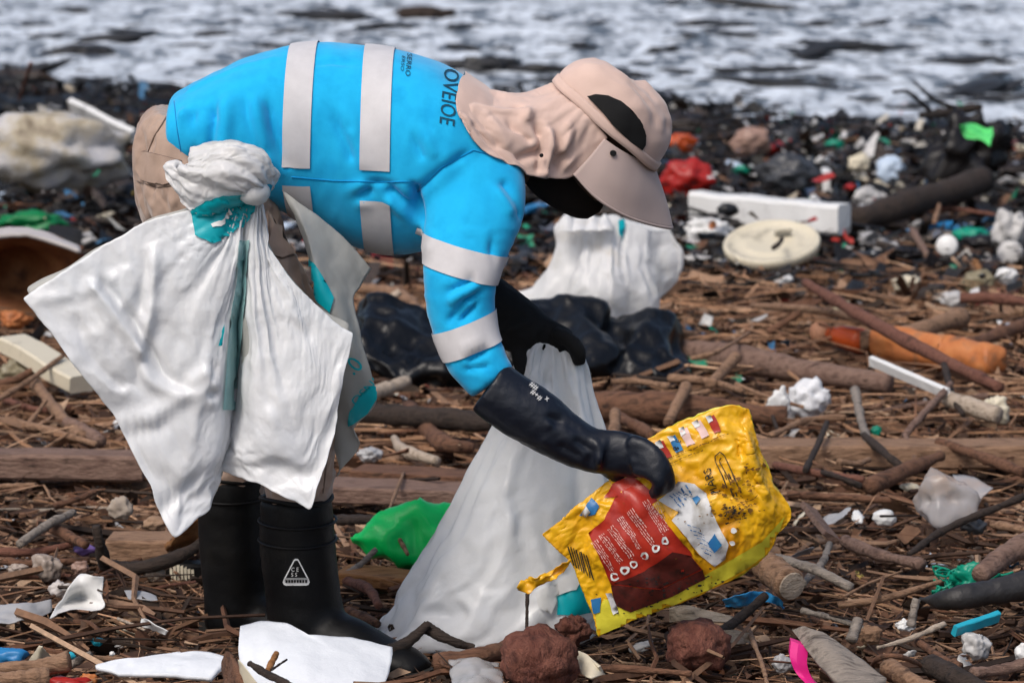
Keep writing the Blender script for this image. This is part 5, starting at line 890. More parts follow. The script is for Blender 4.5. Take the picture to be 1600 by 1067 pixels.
# green bag
def bottle(name, a, b, rad, m, label, capm=None, n=24, dentamp=.012):
    t = thing(name, label, 'bottle', np.minimum(a, b)); prof = [(0, rad * .6), (.02, rad * .92), (.08, rad), (.3, rad * .97), (.34, rad), (.62, rad), (.74, rad * .86), (.86, rad * .5), (.92, rad * .36), (.985, rad * .36)]; prof = [(float(x), float(y)) for x, y in np.asarray(cr(np.array(prof), 40))]
    part('bottle_body', dent(lathe_vf(a, b, prof, n), dentamp, 14, len(label)), m, t); d = (b - a)
    if capm: part('cap', lathe_vf(a + d * .95, a + d * 1.04, [(0, rad * .4), (.05, rad * .44), (.9, rad * .44), (1, rad * .38)], 16), capm, t)
    return t
gb = rings([ell(x, t_, b_, h_, .56, 30, 2.0) for x, t_, b_, h_ in np.asarray(cr([(543, 838, 842, .006), (556, 824, 852, .02), (585, 806, 868, .035), (620, 797, 884, .05), (660, 791, 888, .055), (700, 790, 884, .055), (750, 796, 872, .04), (775, 815, 850, .01)], 40))]); v, f = gb; v = v + vnormals(v, f) * (.045 * folds(v * 11, 3))[:, None]
single('green_bag', (v, f), plas('bright_green', (.0, .62, .12), dirt=.85, rough=.3), 'bright green plastic bag lying left of the held sack', 'plastic bag')
film('white_flap_scrap', [[(636, 798, .10), (660, 796, .105), (690, 797, .10)], [(650, 806, .10), (670, 804, .10), (690, 803, .10)]], W_, 'white scrap lying on top of the green bag', 'plastic scrap', amp=.003)
for bb, lb in (((576, 652, 604, 674), 'round white bottle cap behind the near knee'), ((668, 622, 700, 640), 'grey cap near the cuff of the near glove')):
    x0, y0, x1, y1 = bb; c = G((x0 + x1) / 2, y1 - 2, .005); r = (x1 - x0) / 2 * pxs(c); single('bottle_cap', lathe_vf(c, c + np.array([0, -.005, (y1 - y0) * .8 * pxs(c)]), [(0, r), (.1, r), (.8, r), (.95, r * .93), (1, r * .8), (1, .001)], 20), W_ if '576' in str(bb) else GRY, lb, 'bottle cap')
crumple('plastic_scrap', (556, 698, 600, 724), GRY, 'grey curled plastic by the waist bag tail', 'plastic scrap', amp=.35); crumple('plastic_scrap', (592, 468, 640, 492), CRM, 'cream plastic lump behind the black bag', 'plastic scrap', amp=.3)
# coconut husks and neighbours
def husk(bb, label, amp=.16, name='coconut_husk'):
    v, f = crumple_vf(bb, seed=len(bpy.data.objects) % 31, amp=amp, sc=1.6, dep=.9); s = np.ptp(v[:, 0]); d = v - v.mean(0); return single(name, (v + vnormals(v, f) * (s * (.10 * ridged(d / s * np.array([5, 5, 16]) + d[:, :1] / s * 3, 3) + .05 * ridged(d / s * np.array([9, 9, 40]), 2)))[:, None], f), HUSK, label, 'coconut husk')
husk((786, 986, 902, 1082), 'big reddish coconut husk at the bottom edge below the held sack'); husk((1042, 974, 1138, 1048), 'dark reddish coconut husk below the yellow pack'); husk((866, 962, 924, 1008), 'small frayed husk at the tip of the yellow pack', .35, 'husk_fragment')
film('shell_piece', [[(902, 1016, .05), (916, 1022, .05), (938, 1040, .04)], [(904, 1044, .02), (922, 1060, .02), (944, 1052, .02)]], CRM, 'white shell fragment right of the big coconut husk', 'shell', amp=.005, th=.006); c = G(1114, 1050, .015); single('orange_ring', tube([c + np.array([math.cos(a) * .018, math.sin(a) * .012, .006 * math.sin(a)]) for a in np.linspace(0, 2 * np.pi, 25)], [.005] * 25, 8, cap=False), ORG, 'small orange ring below the dark coconut husk', 'ring')
film('clear_film', [[(702, 1034, .03), (740, 1028, .05), (780, 1034, .03)], [(704, 1060, .03), (745, 1058, .05), (784, 1056, .03)], [(710, 1090, .02), (745, 1090, .03), (786, 1090, .02)]], FILM, 'crumpled clear film left of the big coconut husk', 'plastic film', amp=.012)
film('dry_leaf', [[(1046, 950, .06), (1075, 946, .065), (1145, 964, .04)], [(1046, 972, .03), (1080, 968, .04), (1142, 974, .03)]], wood('pale'), 'pale dry leaf sheath above the dark coconut husk', 'leaf', amp=.006, th=.004); film('dry_leaf', [[(1128, 984, .03), (1150, 984, .035), (1170, 990, .03)], [(1126, 1000, .01), (1150, 1006, .015), (1172, 1004, .01)]], wood('pale'), 'small pale leaf piece right of the dark coconut husk', 'leaf', amp=.004, th=.004)
stick([(824, 928, .10), (823, 985, .04)], 3, 'dark', 'thin upright dark twig in front of the held sack'); stick([(1122, 992, .02), (1160, 962, .04), (1196, 930, .07)], [9, 8, 6], 'dark', 'dark forked stick beside the blue wrapper'); film('blue_wrapper', [[(1130, 936, .03), (1160, 930, .05), (1196, 924, .05), (1224, 940, .03)], [(1132, 950, .01), (1162, 946, .02), (1196, 940, .03), (1226, 950, .01)]], plas('wrapper_blue', (.03, .25, .55)), 'blue and white wrapper under the right end of the yellow pack', 'wrapper', amp=.012, sc=30)
log([(1176, 872, .10), (1205, 890, .085), (1236, 914, .07)], [22, 24, 25], 'tan', 'short sawn log at the lower right of the yellow pack', 18, .08, 1); stick([(1170, 985, .02), (1190, 1035, .05), (1200, 1075, .05)], 4, 'tan', 'thin reed at the bottom right of the dark husk'); stick([(900, 1040, .02), (1000, 1046, .02), (1080, 1052, .02)], [6, 5], 'brown', 'long brown reed at the bottom edge between the husks')

# ------------------------------------------------------------------ right-hand side
v, f = plank_vf(GG(1090, 345, .05), GG(1324, 364, .05), 44 * pxs(GG(1200, 350)), .10, 5, .02); v = v + vnormals(v, f) * (.010 * folds(v * 9, 2))[:, None]; single('foam_bar', (v, f), W_, 'battered white foam bar lying behind the round lid', 'foam bar', smooth=False)
t = thing('container_lid', 'round cream container lid tilted towards the water\'s edge litter', 'lid', G(1205, 418)); c = GG(1206, 384, .10); r = 76 * pxs(c); ax = np.array([-.10, -.30, .93]); ax /= np.linalg.norm(ax)
part('lid_disc', dent(lathe_vf(c - ax * .018, c + ax * .022, [(0, r * .95), (.05, r * .98), (.55, r), (.9, r), (1, r * .97), (1, r * .90), (.80, r * .87), (.76, r * .62), (.86, r * .58), (.86, r * .5), (.80, r * .46), (.78, .002)], 44), .006, 6), CRM, t)
stick([(1208, 388, .13), (1218, 380, .14), (1222, 372, .14)], [4, 3], 'dark', 'short black twig stuck on the round cream lid')
crumple('dark_rag', (1120, 316, 1156, 340), BLK, 'small black rag hanging over the white foam bar', 'rag', zbase=.10, iv=(IV3, IF3))
crumple('printed_wrapper', (1064, 338, 1150, 388), W_, 'crumpled white wrapper with blue and red print left of the round lid', 'wrapper', amp=.35, sc=2.0); crumple('blue_scrap', (1090, 346, 1106, 362), plas('violet', (.16, .10, .30)), 'small violet scrap on the crumpled white wrapper', 'plastic scrap', zbase=.06, iv=(IV3, IF3)); crumple('rust_scrap', (1106, 344, 1120, 364), ORG, 'small rust coloured scrap on the crumpled white wrapper', 'plastic scrap', zbase=.06, iv=(IV3, IF3))
for bb, m_, nm, lb, cat, k in [
    ((1028, 246, 1122, 312), RED, 'red_cloth', 'crumpled red cloth behind the hat visor', 'cloth', {}), ((1038, 206, 1094, 240), plas('scarlet', (.40, .06, .01)), 'red_scrap', 'orange-red plastic scrap right of the hat crown', 'plastic scrap', {}),
    ((1176, 236, 1292, 308), plas('charcoal', (.045, .048, .055)), 'dark_sheet', 'charcoal grey plastic sheet behind the white foam bar', 'plastic sheet', dict(amp=.25)), ((1138, 198, 1208, 246), plas('brown_pink', (.30, .19, .15)), 'board_piece', 'pinkish brown board near the waterline', 'board', {}),
    ((1324, 238, 1362, 274), CRM, 'crushed_cup', 'crushed cream cup near the waterline', 'cup', {}), ((1368, 242, 1416, 290), plas('pale_blue', (.45, .55, .68)), 'crushed_bottle', 'pale blue crushed bottle near the waterline', 'bottle', {}), ((1504, 252, 1558, 290), CRM, 'cream_carton', 'cream carton under the dark root stump', 'carton', {}),
    ((1440, 164, 1592, 300), plas('char', (.010, .008, .008)), 'root_stump', 'dark tangled root stump standing at the water\'s edge', 'stump', dict(amp=.75, sc=1.1)), 
    ((1486, 356, 1552, 380), TEA, 'green_scrap', 'sea green plastic scrap on the dark litter', 'plastic scrap', {}), ((1548, 322, 1612, 398), plas('dirty_white', (.46, .45, .44)), 'white_bag', 'grey-white crumpled bag at the right edge', 'plastic bag', dict(amp=.3)), ((1288, 218, 1322, 236), TEA, 'green_scrap', 'small green plastic piece near the waterline', 'plastic scrap', {}),
    ((1332, 318, 1386, 338), GRY, 'grey_scrap', 'grey plastic scrap by the end of the white foam bar', 'plastic scrap', {}), ((1378, 318, 1420, 342), W_, 'white_scrap', 'white scrap beneath the dark log', 'plastic scrap', {}), ((1330, 290, 1376, 326), plas('dirty_white', (.46, .45, .44)), 'grey_bag', 'dirty white bag behind the dark log', 'plastic bag', {}),
    ((1392, 428, 1442, 458), CRM, 'torn_funnel', 'torn cream plastic funnel piece on the dark litter', 'plastic piece', dict(amp=.4)), ((1554, 418, 1594, 446), W_, 'white_shard', 'white triangular shard at the right of the dark litter', 'plastic scrap', {}), ((1500, 420, 1560, 462), plas('dirty_olive', (.22, .19, .12)), 'olive_bundle', 'olive crumpled bundle near the right edge', 'plastic bundle', {}),
    ((1204, 426, 1242, 448), W_, 'white_foam', 'small white foam chunk below the round lid', 'foam', {}), ((1298, 470, 1336, 490), plas('pale_yellow', (.62, .56, .36)), 'yellow_scrap', 'pale yellow scrap by the long diagonal stick', 'plastic scrap', {}), ((1470, 455, 1520, 482), plas('dirty_white', (.46, .45, .44)), 'pale_scrap', 'pale scrap behind the cut log end', 'plastic scrap', {}),
    ((1340, 362, 1380, 386), GRY, 'grey_cup', 'grey cup lying right of the round lid', 'cup', {}), ((1380, 384, 1442, 408), plas('char', (.010, .008, .008)), 'black_tray', 'glossy black tray right of the round lid', 'tray', {}), ((1500, 368, 1580, 392), plas('char', (.010, .008, .008)), 'black_sheet', 'black plastic under the sea green scrap', 'plastic sheet', {}),
    ((1196, 600, 1240, 670), W_, 'bag_tail', 'flat white tail of plastic left of the crumpled white bag', 'plastic scrap', dict(amp=.4, dep=.3)), ((1228, 588, 1306, 660), plas('bright_white', (.78, .79, .81), trans=.15), 'crumpled_bag', 'crumpled bright white bag on the twigs right of the pack', 'plastic bag', dict(amp=.3)), ((1530, 616, 1580, 668), CRM, 'torn_cup', 'torn cream cup among twigs at right', 'cup', dict(amp=.35)),
    ((1360, 664, 1378, 684), TEA, 'green_chip', 'small green chip above the long beige plank', 'plastic scrap', {}), ((1406, 754, 1442, 770), CRM, 'bone_chip', 'small cream chip left of the milky jug', 'plastic scrap', {}), ((1362, 796, 1402, 824), W_, 'foam_ball', 'rounded white foam piece below the milky jug', 'foam', dict(amp=.12)),
    ((1500, 985, 1550, 1034), plas('dirty_white', (.46, .45, .44)), 'grey_rag', 'grey-white rag beneath the turquoise strip', 'rag', dict(amp=.3)), ((1340, 975, 1380, 1010), wood('tan'), 'wood_chunk', 'small tan wood chunk by the grey stub', 'wood chunk', {}), ((1398, 966, 1432, 988), W_, 'white_rag', 'small frayed white rag among the twigs at lower right', 'rag', dict(amp=.5)),
    ((1586, 1000, 1620, 1040), W_, 'white_cup', 'white cup at the lower right edge', 'cup', {}), ((1205, 1020, 1240, 1055), GRY, 'grey_plastic', 'grey plastic left of the pink handle', 'plastic scrap', {}), ((1500, 810, 1545, 836), plas('charcoal', (.045, .048, .055)), 'dark_cup', 'dark curved plastic right of the milky jug', 'plastic scrap', {})]:
    crumple(nm, bb, m_, lb, cat, **k)
for bb, m_, lb in (((1462, 372, 1496, 404), W_, 'round white cap with a red rim on the dark litter'), ((1558, 384, 1598, 416), plas('dirty_white', (.46, .45, .44)), 'round grey-white cap at the right edge')):
    x0, y0, x1, y1 = bb; c = G((x0 + x1) / 2, (y0 + y1) / 2, .06); r = (x1 - x0) / 2 * pxs(c); single('jar_cap', lathe_vf(c + np.array([.01, .04, 0]), c + np.array([0, 0, .012]), [(0, r * .9), (.05, r), (.85, r), (1, r * .88), (1, .001)], 22), m_, lb, 'cap')
stick([(1338, 345, .06), (1420, 318, .10), (1534, 282, .14)], [17, 19, 20], 'dark', 'dark wet log lying right of the white foam bar', 'log', 'log', n=14); stick([(1440, 325, .04), (1500, 328, .05), (1556, 336, .05)], 4, 'red', 'thin reddish stick beyond the dark wet log')
film('lime_scrap', [[(1498, 196, .36), (1520, 192, .36), (1548, 198, .35)], [(1502, 206, .33), (1524, 206, .33), (1552, 210, .32)], [(1510, 214, .31), (1530, 218, .30), (1546, 224, .29)]], plas('lime', (.10, .62, .16)), 'bright lime green scrap caught on the root stump', 'plastic scrap', amp=.03, sc=9)
stick([(1428, 128, .50), (1462, 158, .38), (1490, 168, .34)], [2, 3, 4], 'dark', 'thin dark twig rising from the root stump'); stick([(1396, 144, .45), (1420, 145, .42), (1452, 172, .32)], [2, 3, 4], 'dark', 'bent dark twig arching from the root stump'); stick([(1440, 180, .2), (1480, 176, .28), (1530, 168, .34)], [6, 8, 6], 'dark', 'thick dark root across the root stump'); stick([(30, 158, .2), (48, 100, .5)], [2, 3], 'red', 'thin reddish stick rising behind the stained sack')
stick([(1258, 441, .20), (1340, 490, .18), (1430, 540, .15), (1562, 606, .10)], [8, 9, 10, 8], 'red', 'long reddish-brown stick slanting across the right side'); stick([(1176, 478, .06), (1290, 486, .12), (1370, 512, .12), (1452, 548, .08)], [5, 6, 5], 'tan', 'long pale bent reed under the slanting reddish stick'); log([(1345, 532, .06), (1430, 518, .07), (1502, 496, .08)], [13, 14, 15], 'tan', 'tan cut log with a splintered end at right', 14, .10, 1); stick([(1200, 520, .04), (1250, 488, .10)], [6, 4], 'brown', 'short brown twig crossing the pale reed'); stick([(1500, 465, .06), (1560, 466, .06), (1620, 474, .06)], [8, 8], 'red', 'straight reddish stick at the right edge'); stick([(1470, 552, .05), (1540, 530, .06), (1620, 500, .07)], [11, 10], 'brown', 'knotty brown branch at the right edge', 'branch', 'branch')
stick([(1522, 405, .04), (1540, 440, .02)], [5, 4], 'orange', 'short orange stick below the sea green scrap'); stick([(1425, 360, .05), (1450, 400, .03)], [6, 5], 'mauve', 'pinkish twig on the dark litter'); stick([(1460, 348, .06), (1468, 320, .10)], [4, 3], 'tan', 'upright tan twig on the dark litter')
t = bottle('orange_bottle', GG(1560, 566, .05), GG(1318, 524, .055), .052, ORG, 'dirty orange bottle with a red neck and round brown stopper', None, 26, .024); c = GG(1318, 524, .055); k = pxs(c)
part('red_collar', lathe_vf(GG(1350, 534, .055), GG(1298, 522, .055), [(0, 17 * k), (.1, 20 * k), (.6, 18 * k), (1, 11 * k)], 18), plas('scarlet', (.40, .06, .01)), t); part('stopper', dent(ball(GG(1282, 520, .055), 18 * k, 18, 12), .004, 30), mat('brown_stopper', [(.34, .17, .10), (.24, .11, .06)], rough=.7), t)
stick([(912, 634, .05), (1000, 636, .06), (1100, 640, .06), (1230, 650, .05)], [21, 22, 21, 17], 'brown', 'thick brown bamboo log behind the yellow pack', 'log', 'log', n=16, knots=.10); stick([(1060, 548, .05), (1160, 562, .06), (1260, 580, .06), (1390, 600, .05)], [18, 21, 20, 15], 'mauve', 'long weathered log above the crumpled white bag', 'log', 'log', n=14, knots=.06); stick([(1110, 600, .08), (1132, 578, .10), (1150, 558, .12)], [9, 10], 'tan', 'short tan stick standing on the brown bamboo log'); stick([(1044, 660, .06), (1062, 625, .10), (1072, 604, .12)], [8, 9], 'tan', 'pale stub standing behind the top of the yellow pack')
stick([(955, 596, .08), (1000, 596, .08), (1044, 604, .08)], [5, 5], 'tan', 'pale split reed just below the black bag'); stick([(960, 650, .05), (985, 660, .06), (1020, 680, .06)], [9, 9], 'brown', 'bent brown stick touching the near glove'); stick([(958, 690, .05), (962, 644, .09)], [9, 7], 'tan', 'tan stub behind the back of the near glove'); stick([(1080, 560, .10), (1120, 550, .12), (1170, 520, .12)], 4, 'tan', 'thin tan reed above the weathered log'); stick([(1046, 590, .08), (1110, 596, .08), (1160, 610, .08)], [6, 5], 'tan', 'flat tan reed over the brown bamboo log'); stick([(1150, 600, .09), (1200, 620, .07), (1256, 636, .05)], 3.5, 'tan', 'thin reed sloping to the crumpled white bag')
plank((1364, 572, .14), (1484, 624, .10), 17, .016, W_, 'straight white plastic strip on the twigs at right', 'plastic_strip', 'plastic strip', roll=.3, warp=.001); stick([(1480, 622, .10), (1520, 636, .09), (1560, 648, .08)], [13, 14], 'pale', 'pale split stick beyond the white strip'); stick([(1475, 570, .14), (1490, 622, .10), (1505, 648, .08)], [5, 4], 'dark', 'dark upright twig crossing the white strip'); stick([(1414, 680, .06), (1440, 650, .09), (1486, 600, .13)], [6, 5], 'mauve', 'leaning forked stick above the beige plank'); stick([(1414, 680, .06), (1428, 715, .03)], [5, 4], 'mauve', 'lower fork of the leaning stick by the beige plank')
plank((1170, 726), (1620, 726), 36, .12, 'tan', 'long beige plank lying right of the yellow pack'); stick([(1336, 610, .09), (1344, 650, .07), (1356, 690, .06)], [7, 6], 'grey', 'grey bent twig rising from the beige plank'); stick([(1350, 680, .07), (1385, 710, .06), (1410, 730, .04)], [6, 6], 'dark', 'dark bent twig over the beige plank'); stick([(1205, 680, .04), (1265, 656, .05), (1320, 652, .05)], [5, 5], 'tan', 'curved pale reed left of the beige plank'); stick([(1204, 640, .06), (1214, 670, .04)], 3.5, 'dark', 'small dark twig on the flat white tail'); stick([(1258, 735, .06), (1280, 690, .08), (1292, 660, .09)], [5, 4], 'dark', 'dark twig standing in front of the beige plank')
stick([(1358, 760, .04), (1410, 738, .05), (1470, 712, .06)], [13, 12, 9], 'brown', 'smooth brown branch in front of the beige plank', 'branch', 'branch'); stick([(1466, 690, .06), (1530, 712, .05), (1600, 738, .04)], [7, 9, 9], 'brown', 'brown stick crossing the right end of the beige plank'); stick([(1210, 726, .04), (1270, 738, .05), (1350, 750, .04)], [6, 6], 'red', 'reddish stick under the beige plank'); stick([(1230, 772, .03), (1300, 776, .03), (1400, 782, .03)], [6, 6], 'brown', 'long brown reed left of the milky jug'); stick([(1310, 722, .06), (1340, 724, .05), (1358, 718, .05)], [5, 4], 'tan', 'short tan stick in front of the beige plank'); stick([(1274, 735, .05), (1310, 745, .06), (1346, 760, .04)], [4, 5], 'dark', 'dark bent root under the beige plank', 'root', 'root')
# milky jug: squat cut-off container
t = thing('milky_jug', 'milky translucent cut jug with a spout on the twigs at right', 'jug', G(1475, 836)); c = G(1470, 836, .0); k = pxs(c); prof = [(0, 46 * k), (.05, 52 * k), (.35, 52 * k), (.6, 46 * k), (.82, 33 * k), (.95, 20 * k), (1, 8 * k)]; jb = crumple_vf((1420, 734, 1532, 840), 0, .7, 12, .30, .75, sharp=1.4); part('jug_body', jb, MILK, t)
part('jug_spout', solid(*wrinkle(sheet([np.array([G(1488, 742, .10), G(1500, 770, .08), G(1505, 800, .05)]), np.array([G(1520, 746, .10), G(1522, 768, .08), G(1522, 792, .05)]), np.array([G(1552, 762, .09), G(1540, 772, .08), G(1530, 784, .06)])], 14, 12), .004, 20), .003), MILK, t)
plank((1275, 800, .05), (1312, 848, .02), 30, .012, 'mauve', 'flat upright wood slat below the beige plank', 'driftwood_board', 'board', roll=1.0); stick([(1320, 845, .03), (1380, 868, .03), (1440, 882, .03)], [10, 9], 'mauve', 'flat mauve slat lying across lower right'); stick([(1420, 866, .04), (1480, 826, .07), (1600, 775, .12)], [5, 6, 5], 'dark', 'long dark twig slanting past the milky jug'); stick([(1195, 868, .07), (1260, 885, .07), (1330, 918, .04)], [7, 8, 7], 'grey', 'grey-brown stick lying over the short sawn log'); stick([(1296, 850, .05), (1284, 880, .04), (1254, 912, .03)], [5, 6], 'grey', 'curved whitish root beside the short sawn log', 'root', 'root'); stick([(1550, 818, .08), (1580, 824, .08), (1625, 832, .08)], [6, 6], 'tan', 'straight tan stick at the right edge below the jug')
stick([(1530, 898, .10), (1570, 868, .12), (1630, 836, .14)], [11, 16, 18], 'mauve', 'mottled log slanting at the right edge', 'log', 'log', n=16, knots=.16); stick([(1310, 945, .02), (1380, 935, .03), (1470, 908, .05)], [5, 6, 4], 'tan', 'long tan stick running to the green net'); stick([(1318, 932, .03), (1360, 910, .04), (1410, 892, .05)], 2.6, 'tan', 'thin reed above the long tan stick'); stick([(1370, 1012, .03), (1420, 998, .04), (1476, 974, .06)], [3, 4, 5], 'pale', 'pale stick with a dark tip at lower right'); stick([(1254, 954, .02), (1300, 965, .02), (1360, 984, .02)], [5, 4], 'grey', 'grey reed above the pink handle'); stick([(1422, 978, .04), (1432, 936, .09)], [7, 6], 'grey', 'upright grey stub at lower right'); stick([(1330, 1000, .04), (1340, 968, .07)], [10, 9], 'grey', 'short upright grey stump near the pink handle'); stick([(1434, 1002, .03), (1475, 1030, .03), (1500, 1040, .03)], [6, 6], 'brown', 'short brown stick beneath the grey-white rag')
stick([(1360, 1050, .02), (1370, 1030, .07), (1400, 1024, .09), (1440, 1040, .05), (1455, 1060, .02)], 4.5, 'brown', 'arched brown vine at the bottom right'); stick([(1386, 1042, .04), (1420, 1062, .04), (1460, 1080, .04)], [14, 12], 'tan', 'chunky tan driftwood piece at the bottom right'); stick([(1452, 1038, .05), (1490, 1056, .05), (1540, 1080, .04)], [16, 15], 'dark', 'charred black branch at the bottom right', 'branch', 'branch'); stick([(1520, 1052, .04), (1570, 1044, .04), (1625, 1030, .05)], [9, 9], 'mauve', 'mauve driftwood stick at the lower right edge')
stick([(1436, 938, .05), (1490, 936, .07), (1560, 922, .08), (1640, 905, .09)], [9, 18, 22, 24], mat('black_wood', [(.010, .010, .011), (.03, .028, .028), (.018, .016, .016)], rough=.5, scale=10, bump=.8, bscale=50), 'black waterlogged trunk below the green net', 'black_log', 'log', n=18, knots=.30)
plank((1496, 990, .05), (1564, 968, .06), 18, .012, CYA, 'turquoise plastic strip with white marks at lower right', 'turquoise_strip', 'plastic strip', roll=.4, warp=.001)
# green net: a tangle of cords
c0 = G(1520, 918, .05); k = pxs(c0); Ls = []
for i in range(26):
    s = np.array([RNG.normal(0, 26), RNG.normal(0, 12), 0]); pts = []
    for j in range(6): s = s + np.array([RNG.normal(0, 16), RNG.normal(0, 10), RNG.normal(0, 9)]); s = np.clip(s, [-58, -25, -18], [58, 25, 30]); pts.append(c0 + s * k)
    Ls.append(tube(pts, [.0028] * 6, 5, 18))
nt_ = thing('fishing_net', 'tangled sea green fishing net at lower right', 'net', c0 - np.array([0, 0, .05])); part('net_clump', crumple_vf((1482, 876, 1568, 936), 0, .5, 4, .4, 2.2), TEA, nt_); o = part('net_cords', join(Ls), TEA, nt_); o['kind'] = 'stuff'
# pink handle and grey plank
film('grey_plank', [[(1242, 988, .09), (1256, 983, .10), (1268, 986, .10)], [(1280, 1040, .06), (1300, 1026, .075), (1318, 1018, .075)], [(1340, 1100, .03), (1362, 1080, .04), (1385, 1066, .045)]], wood('grey'), 'pale grey plank at the bottom edge behind the pink handle', 'plank', amp=.003, th=.02); hp = np.array([G(1249, 1003, .13), G(1247, 1030, .10), G(1258, 1056, .07), G(1285, 1082, .05)]); R = []
for p_, t_ in zip(cr(hp, 20), np.linspace(0, 1, 20)):
    w_ = 13 * pxs(p_) * (1.05 - .1 * t_); R.append([p_ + np.array([x * w_, y * .012, z * .006]) for x, y, z in ((-1, -1, 1), (-.2, -1.3, .3), (1, -1, -1), (1, 1, -1), (-1, 1, 1))])
single('pink_handle', rings(R), PNK, 'bright pink curved plastic handle at the bottom edge', 'handle', smooth=False)

# ------------------------------------------------------------------ repeated litter: each its own thing, meshes shared
def variants(n, fn): return [fn(i) for i in range(n)]
def stick_mesh(i):
    r = np.random.default_rng(100 + i); q = np.zeros((6, 3)); q[:, 0] = np.linspace(-.5, .5, 6); q[:, 1] = np.cumsum(r.normal(0, .03, 6)); q[:, 2] = np.cumsum(r.normal(0, .012, 6)); q[:, 2] -= q[:, 2].min()
    rad = np.interp(np.linspace(0, 1, 6), [0, .5, 1], [.018, .016, .008]) * (1 + r.normal(0, .12, 6)); L = [tube(q, rad, 7, 11)]
    if i % 3 == 0: b = q[3]; L.append(tube([b, b + [.09, .06 * (1 if i % 2 else -1), .02], b + [.2, .12 * (1 if i % 2 else -1), .05]], [.011, .008, .004], 6, 6))
    v, f = join(L) if len(L) == 1 else fuse(L, .006, 1); v = v + vnormals(v, f) * (.004 * fbm(v * 22 + i, 2))[:, None]; return mesh_data('driftwood_stick', v, f)
SM = variants(12, stick_mesh); smats = ['tan', 'brown', 'grey', 'red', 'brown', 'tan', 'mauve', 'dark', 'brown', 'tan', 'red', 'pale']
for me, k in zip(SM, smats): me.materials.append(wood(k))
adj = {'tan': 'tan', 'brown': 'brown', 'grey': 'grey', 'red': 'reddish', 'mauve': 'mauve-brown', 'dark': 'dark wet', 'pale': 'bleached pale'}
xs = []; 
for i in range(300):
    near = i < 190; y = (-.75 + 2.9 * random.random()) if near else (2.1 + 4.5 * random.random() ** 1.3); x = random.uniform(-1, 1) * half_w(y) * 1.02; k = i % 12
    o = bpy.data.objects.new('driftwood_stick', SM[k]); COL.objects.link(o); L = random.uniform(.08, .34) if near else random.uniform(.22, .75); th_ = random.uniform(.5, 1.6) if near else random.uniform(.6, 1.5)
    o.location = (x, y, float(H(np.array([x]), np.array([y]))[0]) + random.uniform(.005, .05)); o.scale = (L, L * .8 * th_, L * .8 * th_); o.rotation_euler = (random.uniform(-.4, .4), random.gauss(0, .12), random.gauss(0, .6) + (math.pi if random.random() < .5 else 0) + (random.uniform(-1.2, 1.2) if random.random() < .3 else 0))
    tag(o, adj[smats[k]] + ' driftwood stick lying loose in the matted twig litter', 'stick', 'loose driftwood sticks in the litter')
def scrap_mesh(i): V0 = IV3; d = 1 + .9 * folds(V0 * 1.5 + i * 4.3, 2) + .4 * pnoise(V0 * 1.2 + i * 3.1); q = V0 * d[:, None] * np.array([1, .65, .42]); q[:, 2] -= q[:, 2].min() * .8; return mesh_data('plastic_scrap', q, [tuple(a) for a in IF3])
cols = [(W_, 'white'), (CRM, 'cream'), (GRY, 'grey'), (plas('dirty_white', (.46, .45, .44)), 'dirty white'), (BLU, 'blue'), (TEA, 'sea green'), (RED, 'red'), (plas('pale_blue', (.45, .55, .68)), 'pale blue'), (YEL, 'yellow'), (plas('charcoal', (.045, .048, .055)), 'charcoal')]
wts = [6, 5, 6, 7, 1.2, 1.6, 1.2, 2.5, 1, 4]; PM = []
for i in range(14): PM.append([scrap_mesh(i), None])
pc = {}
for i in range(300):
    far = i < 235; y = random.uniform(5.2, 11.6) if far else random.uniform(-.6, 5.2); x = random.uniform(-1, 1) * half_w(y) * 1.02; m_, nm = random.choices(cols, wts)[0]; k = random.randrange(14); key = (k, nm)
    if key not in pc: me = PM[k][0].copy(); me.materials.append(m_); pc[key] = me
    o = bpy.data.objects.new('plastic_scrap', pc[key]); COL.objects.link(o); s = random.uniform(.018, .065) if far else random.uniform(.010, .035); o.scale = (s * random.uniform(.8, 1.6), s, s * random.uniform(.6, 1.1)); o.location = (x, y, float(H(np.array([x]), np.array([y]))[0]) + random.uniform(0, .06)); o.rotation_euler = (random.gauss(0, .4), random.gauss(0, .4), random.uniform(0, 6.28))
    zone = 'by the water' if far else 'among the twigs'
    tag(o, f'small crumpled {nm} plastic scrap lying {zone}', 'plastic scrap', f'small {nm} plastic scraps {zone}')
def wrapper_mesh(i):
    r = np.random.default_rng(300 + i); U, V_ = np.meshgrid(np.linspace(-1, 1, 13), np.linspace(-1, 1, 10), indexing='ij'); q = np.stack([U + .18 * pnoise(np.stack([V_.ravel() * 2 + i, U.ravel(), 0 * U.ravel()], 1)).reshape(U.shape), V_ * .62 + .2 * pnoise(np.stack([U.ravel() * 2 + i * 3, V_.ravel(), 0 * U.ravel() + 5], 1)).reshape(U.shape), 0 * U], -1).reshape(-1, 3)
    q[:, 2] = .55 * folds(np.stack([q[:, 0] * 1.1 + i * 7, q[:, 1] * 1.1, 0 * q[:, 0]], 1), 2) + .35 * q[:, 0] ** 2 * r.normal(0, 1) * .6; q[:, 2] -= q[:, 2].min(); return mesh_data('plastic_wrapper', *solid(q, [tuple(a) for a in grid_faces(13, 10)], .03))
WM = [wrapper_mesh(i) for i in range(10)]; wc = {}; wcol = cols + [(wood('tan'), 'tan bark'), (wood('brown'), 'brown bark'), (wood('pale'), 'pale bark'), (wood('mauve'), 'mauve bark'), (ORG, 'orange'), (FILM, 'clear')]; ww = [6, 4, 4, 6, 1, 1.2, .8, 2, .8, 1.5, 6, 6, 3, 4, .8, 3]
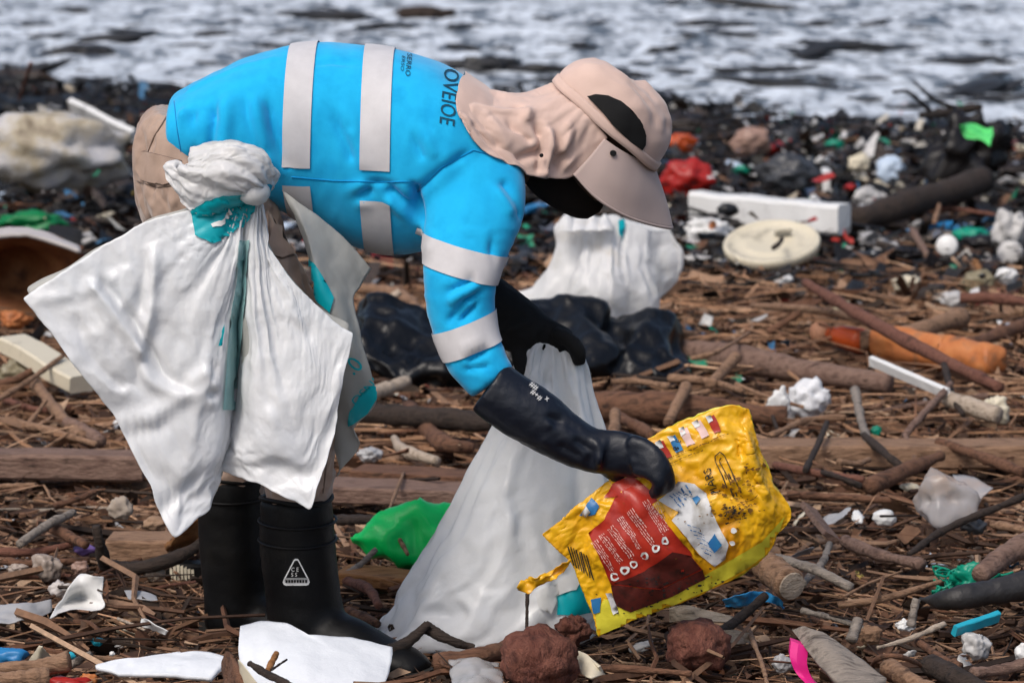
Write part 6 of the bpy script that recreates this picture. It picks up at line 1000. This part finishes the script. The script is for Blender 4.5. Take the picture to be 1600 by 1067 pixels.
for i in range(190):
    near = i < 90; y = random.uniform(-.7, 2.2) if near else random.uniform(2.2, 8.5); x = random.uniform(-1, 1) * half_w(y) * 1.02; m_, nm = random.choices(wcol, ww)[0]; k = random.randrange(10); bark = 'bark' in nm
    if (k, nm) not in wc: me = WM[k].copy(); me.materials.append(m_); wc[(k, nm)] = me
    o = bpy.data.objects.new('bark_piece' if bark else 'plastic_wrapper', wc[(k, nm)]); COL.objects.link(o); s = random.uniform(.012, .045) if near else random.uniform(.025, .085); o.scale = (s * random.uniform(1, 2.2 if bark else 1.4), s, s * random.uniform(.4, .9)); o.location = (x, y, float(H(np.array([x]), np.array([y]))[0]) + random.uniform(.005, .05)); o.rotation_euler = (random.gauss(.25, .35), random.gauss(0, .3), random.gauss(0, .7) if bark else random.uniform(0, 6.28))
    zone = 'in the near litter' if near else 'in the litter further back'
    tag(o, f'flat piece of {nm} lying {zone}' if bark else f'small flat {nm} plastic wrapper lying {zone}', 'bark' if bark else 'wrapper', f'{nm} pieces {zone}')
fl = [scrap_mesh(40 + i) for i in range(8)]
for me in fl: me.materials.append(mat('wet_black_wood', [(.008, .009, .011), (.03, .030, .032), (.015, .015, .017)], rough=.5, scale=12))
for i in range(330):
    px_, py_ = random.uniform(-20, 1620), 3 + 190 * random.random() ** .8; c = G(px_, py_, -.05)
    if c[1] < shore_y(c[0]) - .5: continue
    o = bpy.data.objects.new('floating_driftwood', fl[i % 8]); COL.objects.link(o); s = random.uniform(.03, .10) * (2.2 if random.random() < .12 else 1) * (.6 + .02 * c[1]); o.scale = (s * random.uniform(1.2, 2.6), s * .8, s * .45); o.location = (c[0], c[1], -.075); o.rotation_euler = (0, random.gauss(0, .08), random.gauss(0, .5))
    tag(o, 'dark lump of driftwood floating in the pale foamy water', 'driftwood', 'dark debris floating in the foam')
for x0, y0, x1, y1, lb in ((614, 10, 722, 36, 'long brown floating log above the person\'s back'), (690, 84, 830, 122, 'large dark debris raft floating behind the hat'), (85, 10, 145, 28, 'dark floating log at the upper left'), (1045, 30, 1185, 52, 'long dark floating trunk right of the hat'), (1532, 112, 1612, 126, 'thin brown floating log at the right edge'), (60, 70, 190, 98, 'long dark mat of weed floating at upper left'), (300, 48, 380, 66, 'thin dark branch floating left of the shirt hem'), (1262, 70, 1336, 88, 'green-tinged floating bundle at upper right')):
    single('floating_log', crumple_vf((x0, y0, x1, y1), -.11, .5, len(lb), .4, 1.7), MATS['wet_black_wood'] if 'brown' not in lb else wood('dark'), lb, 'driftwood')
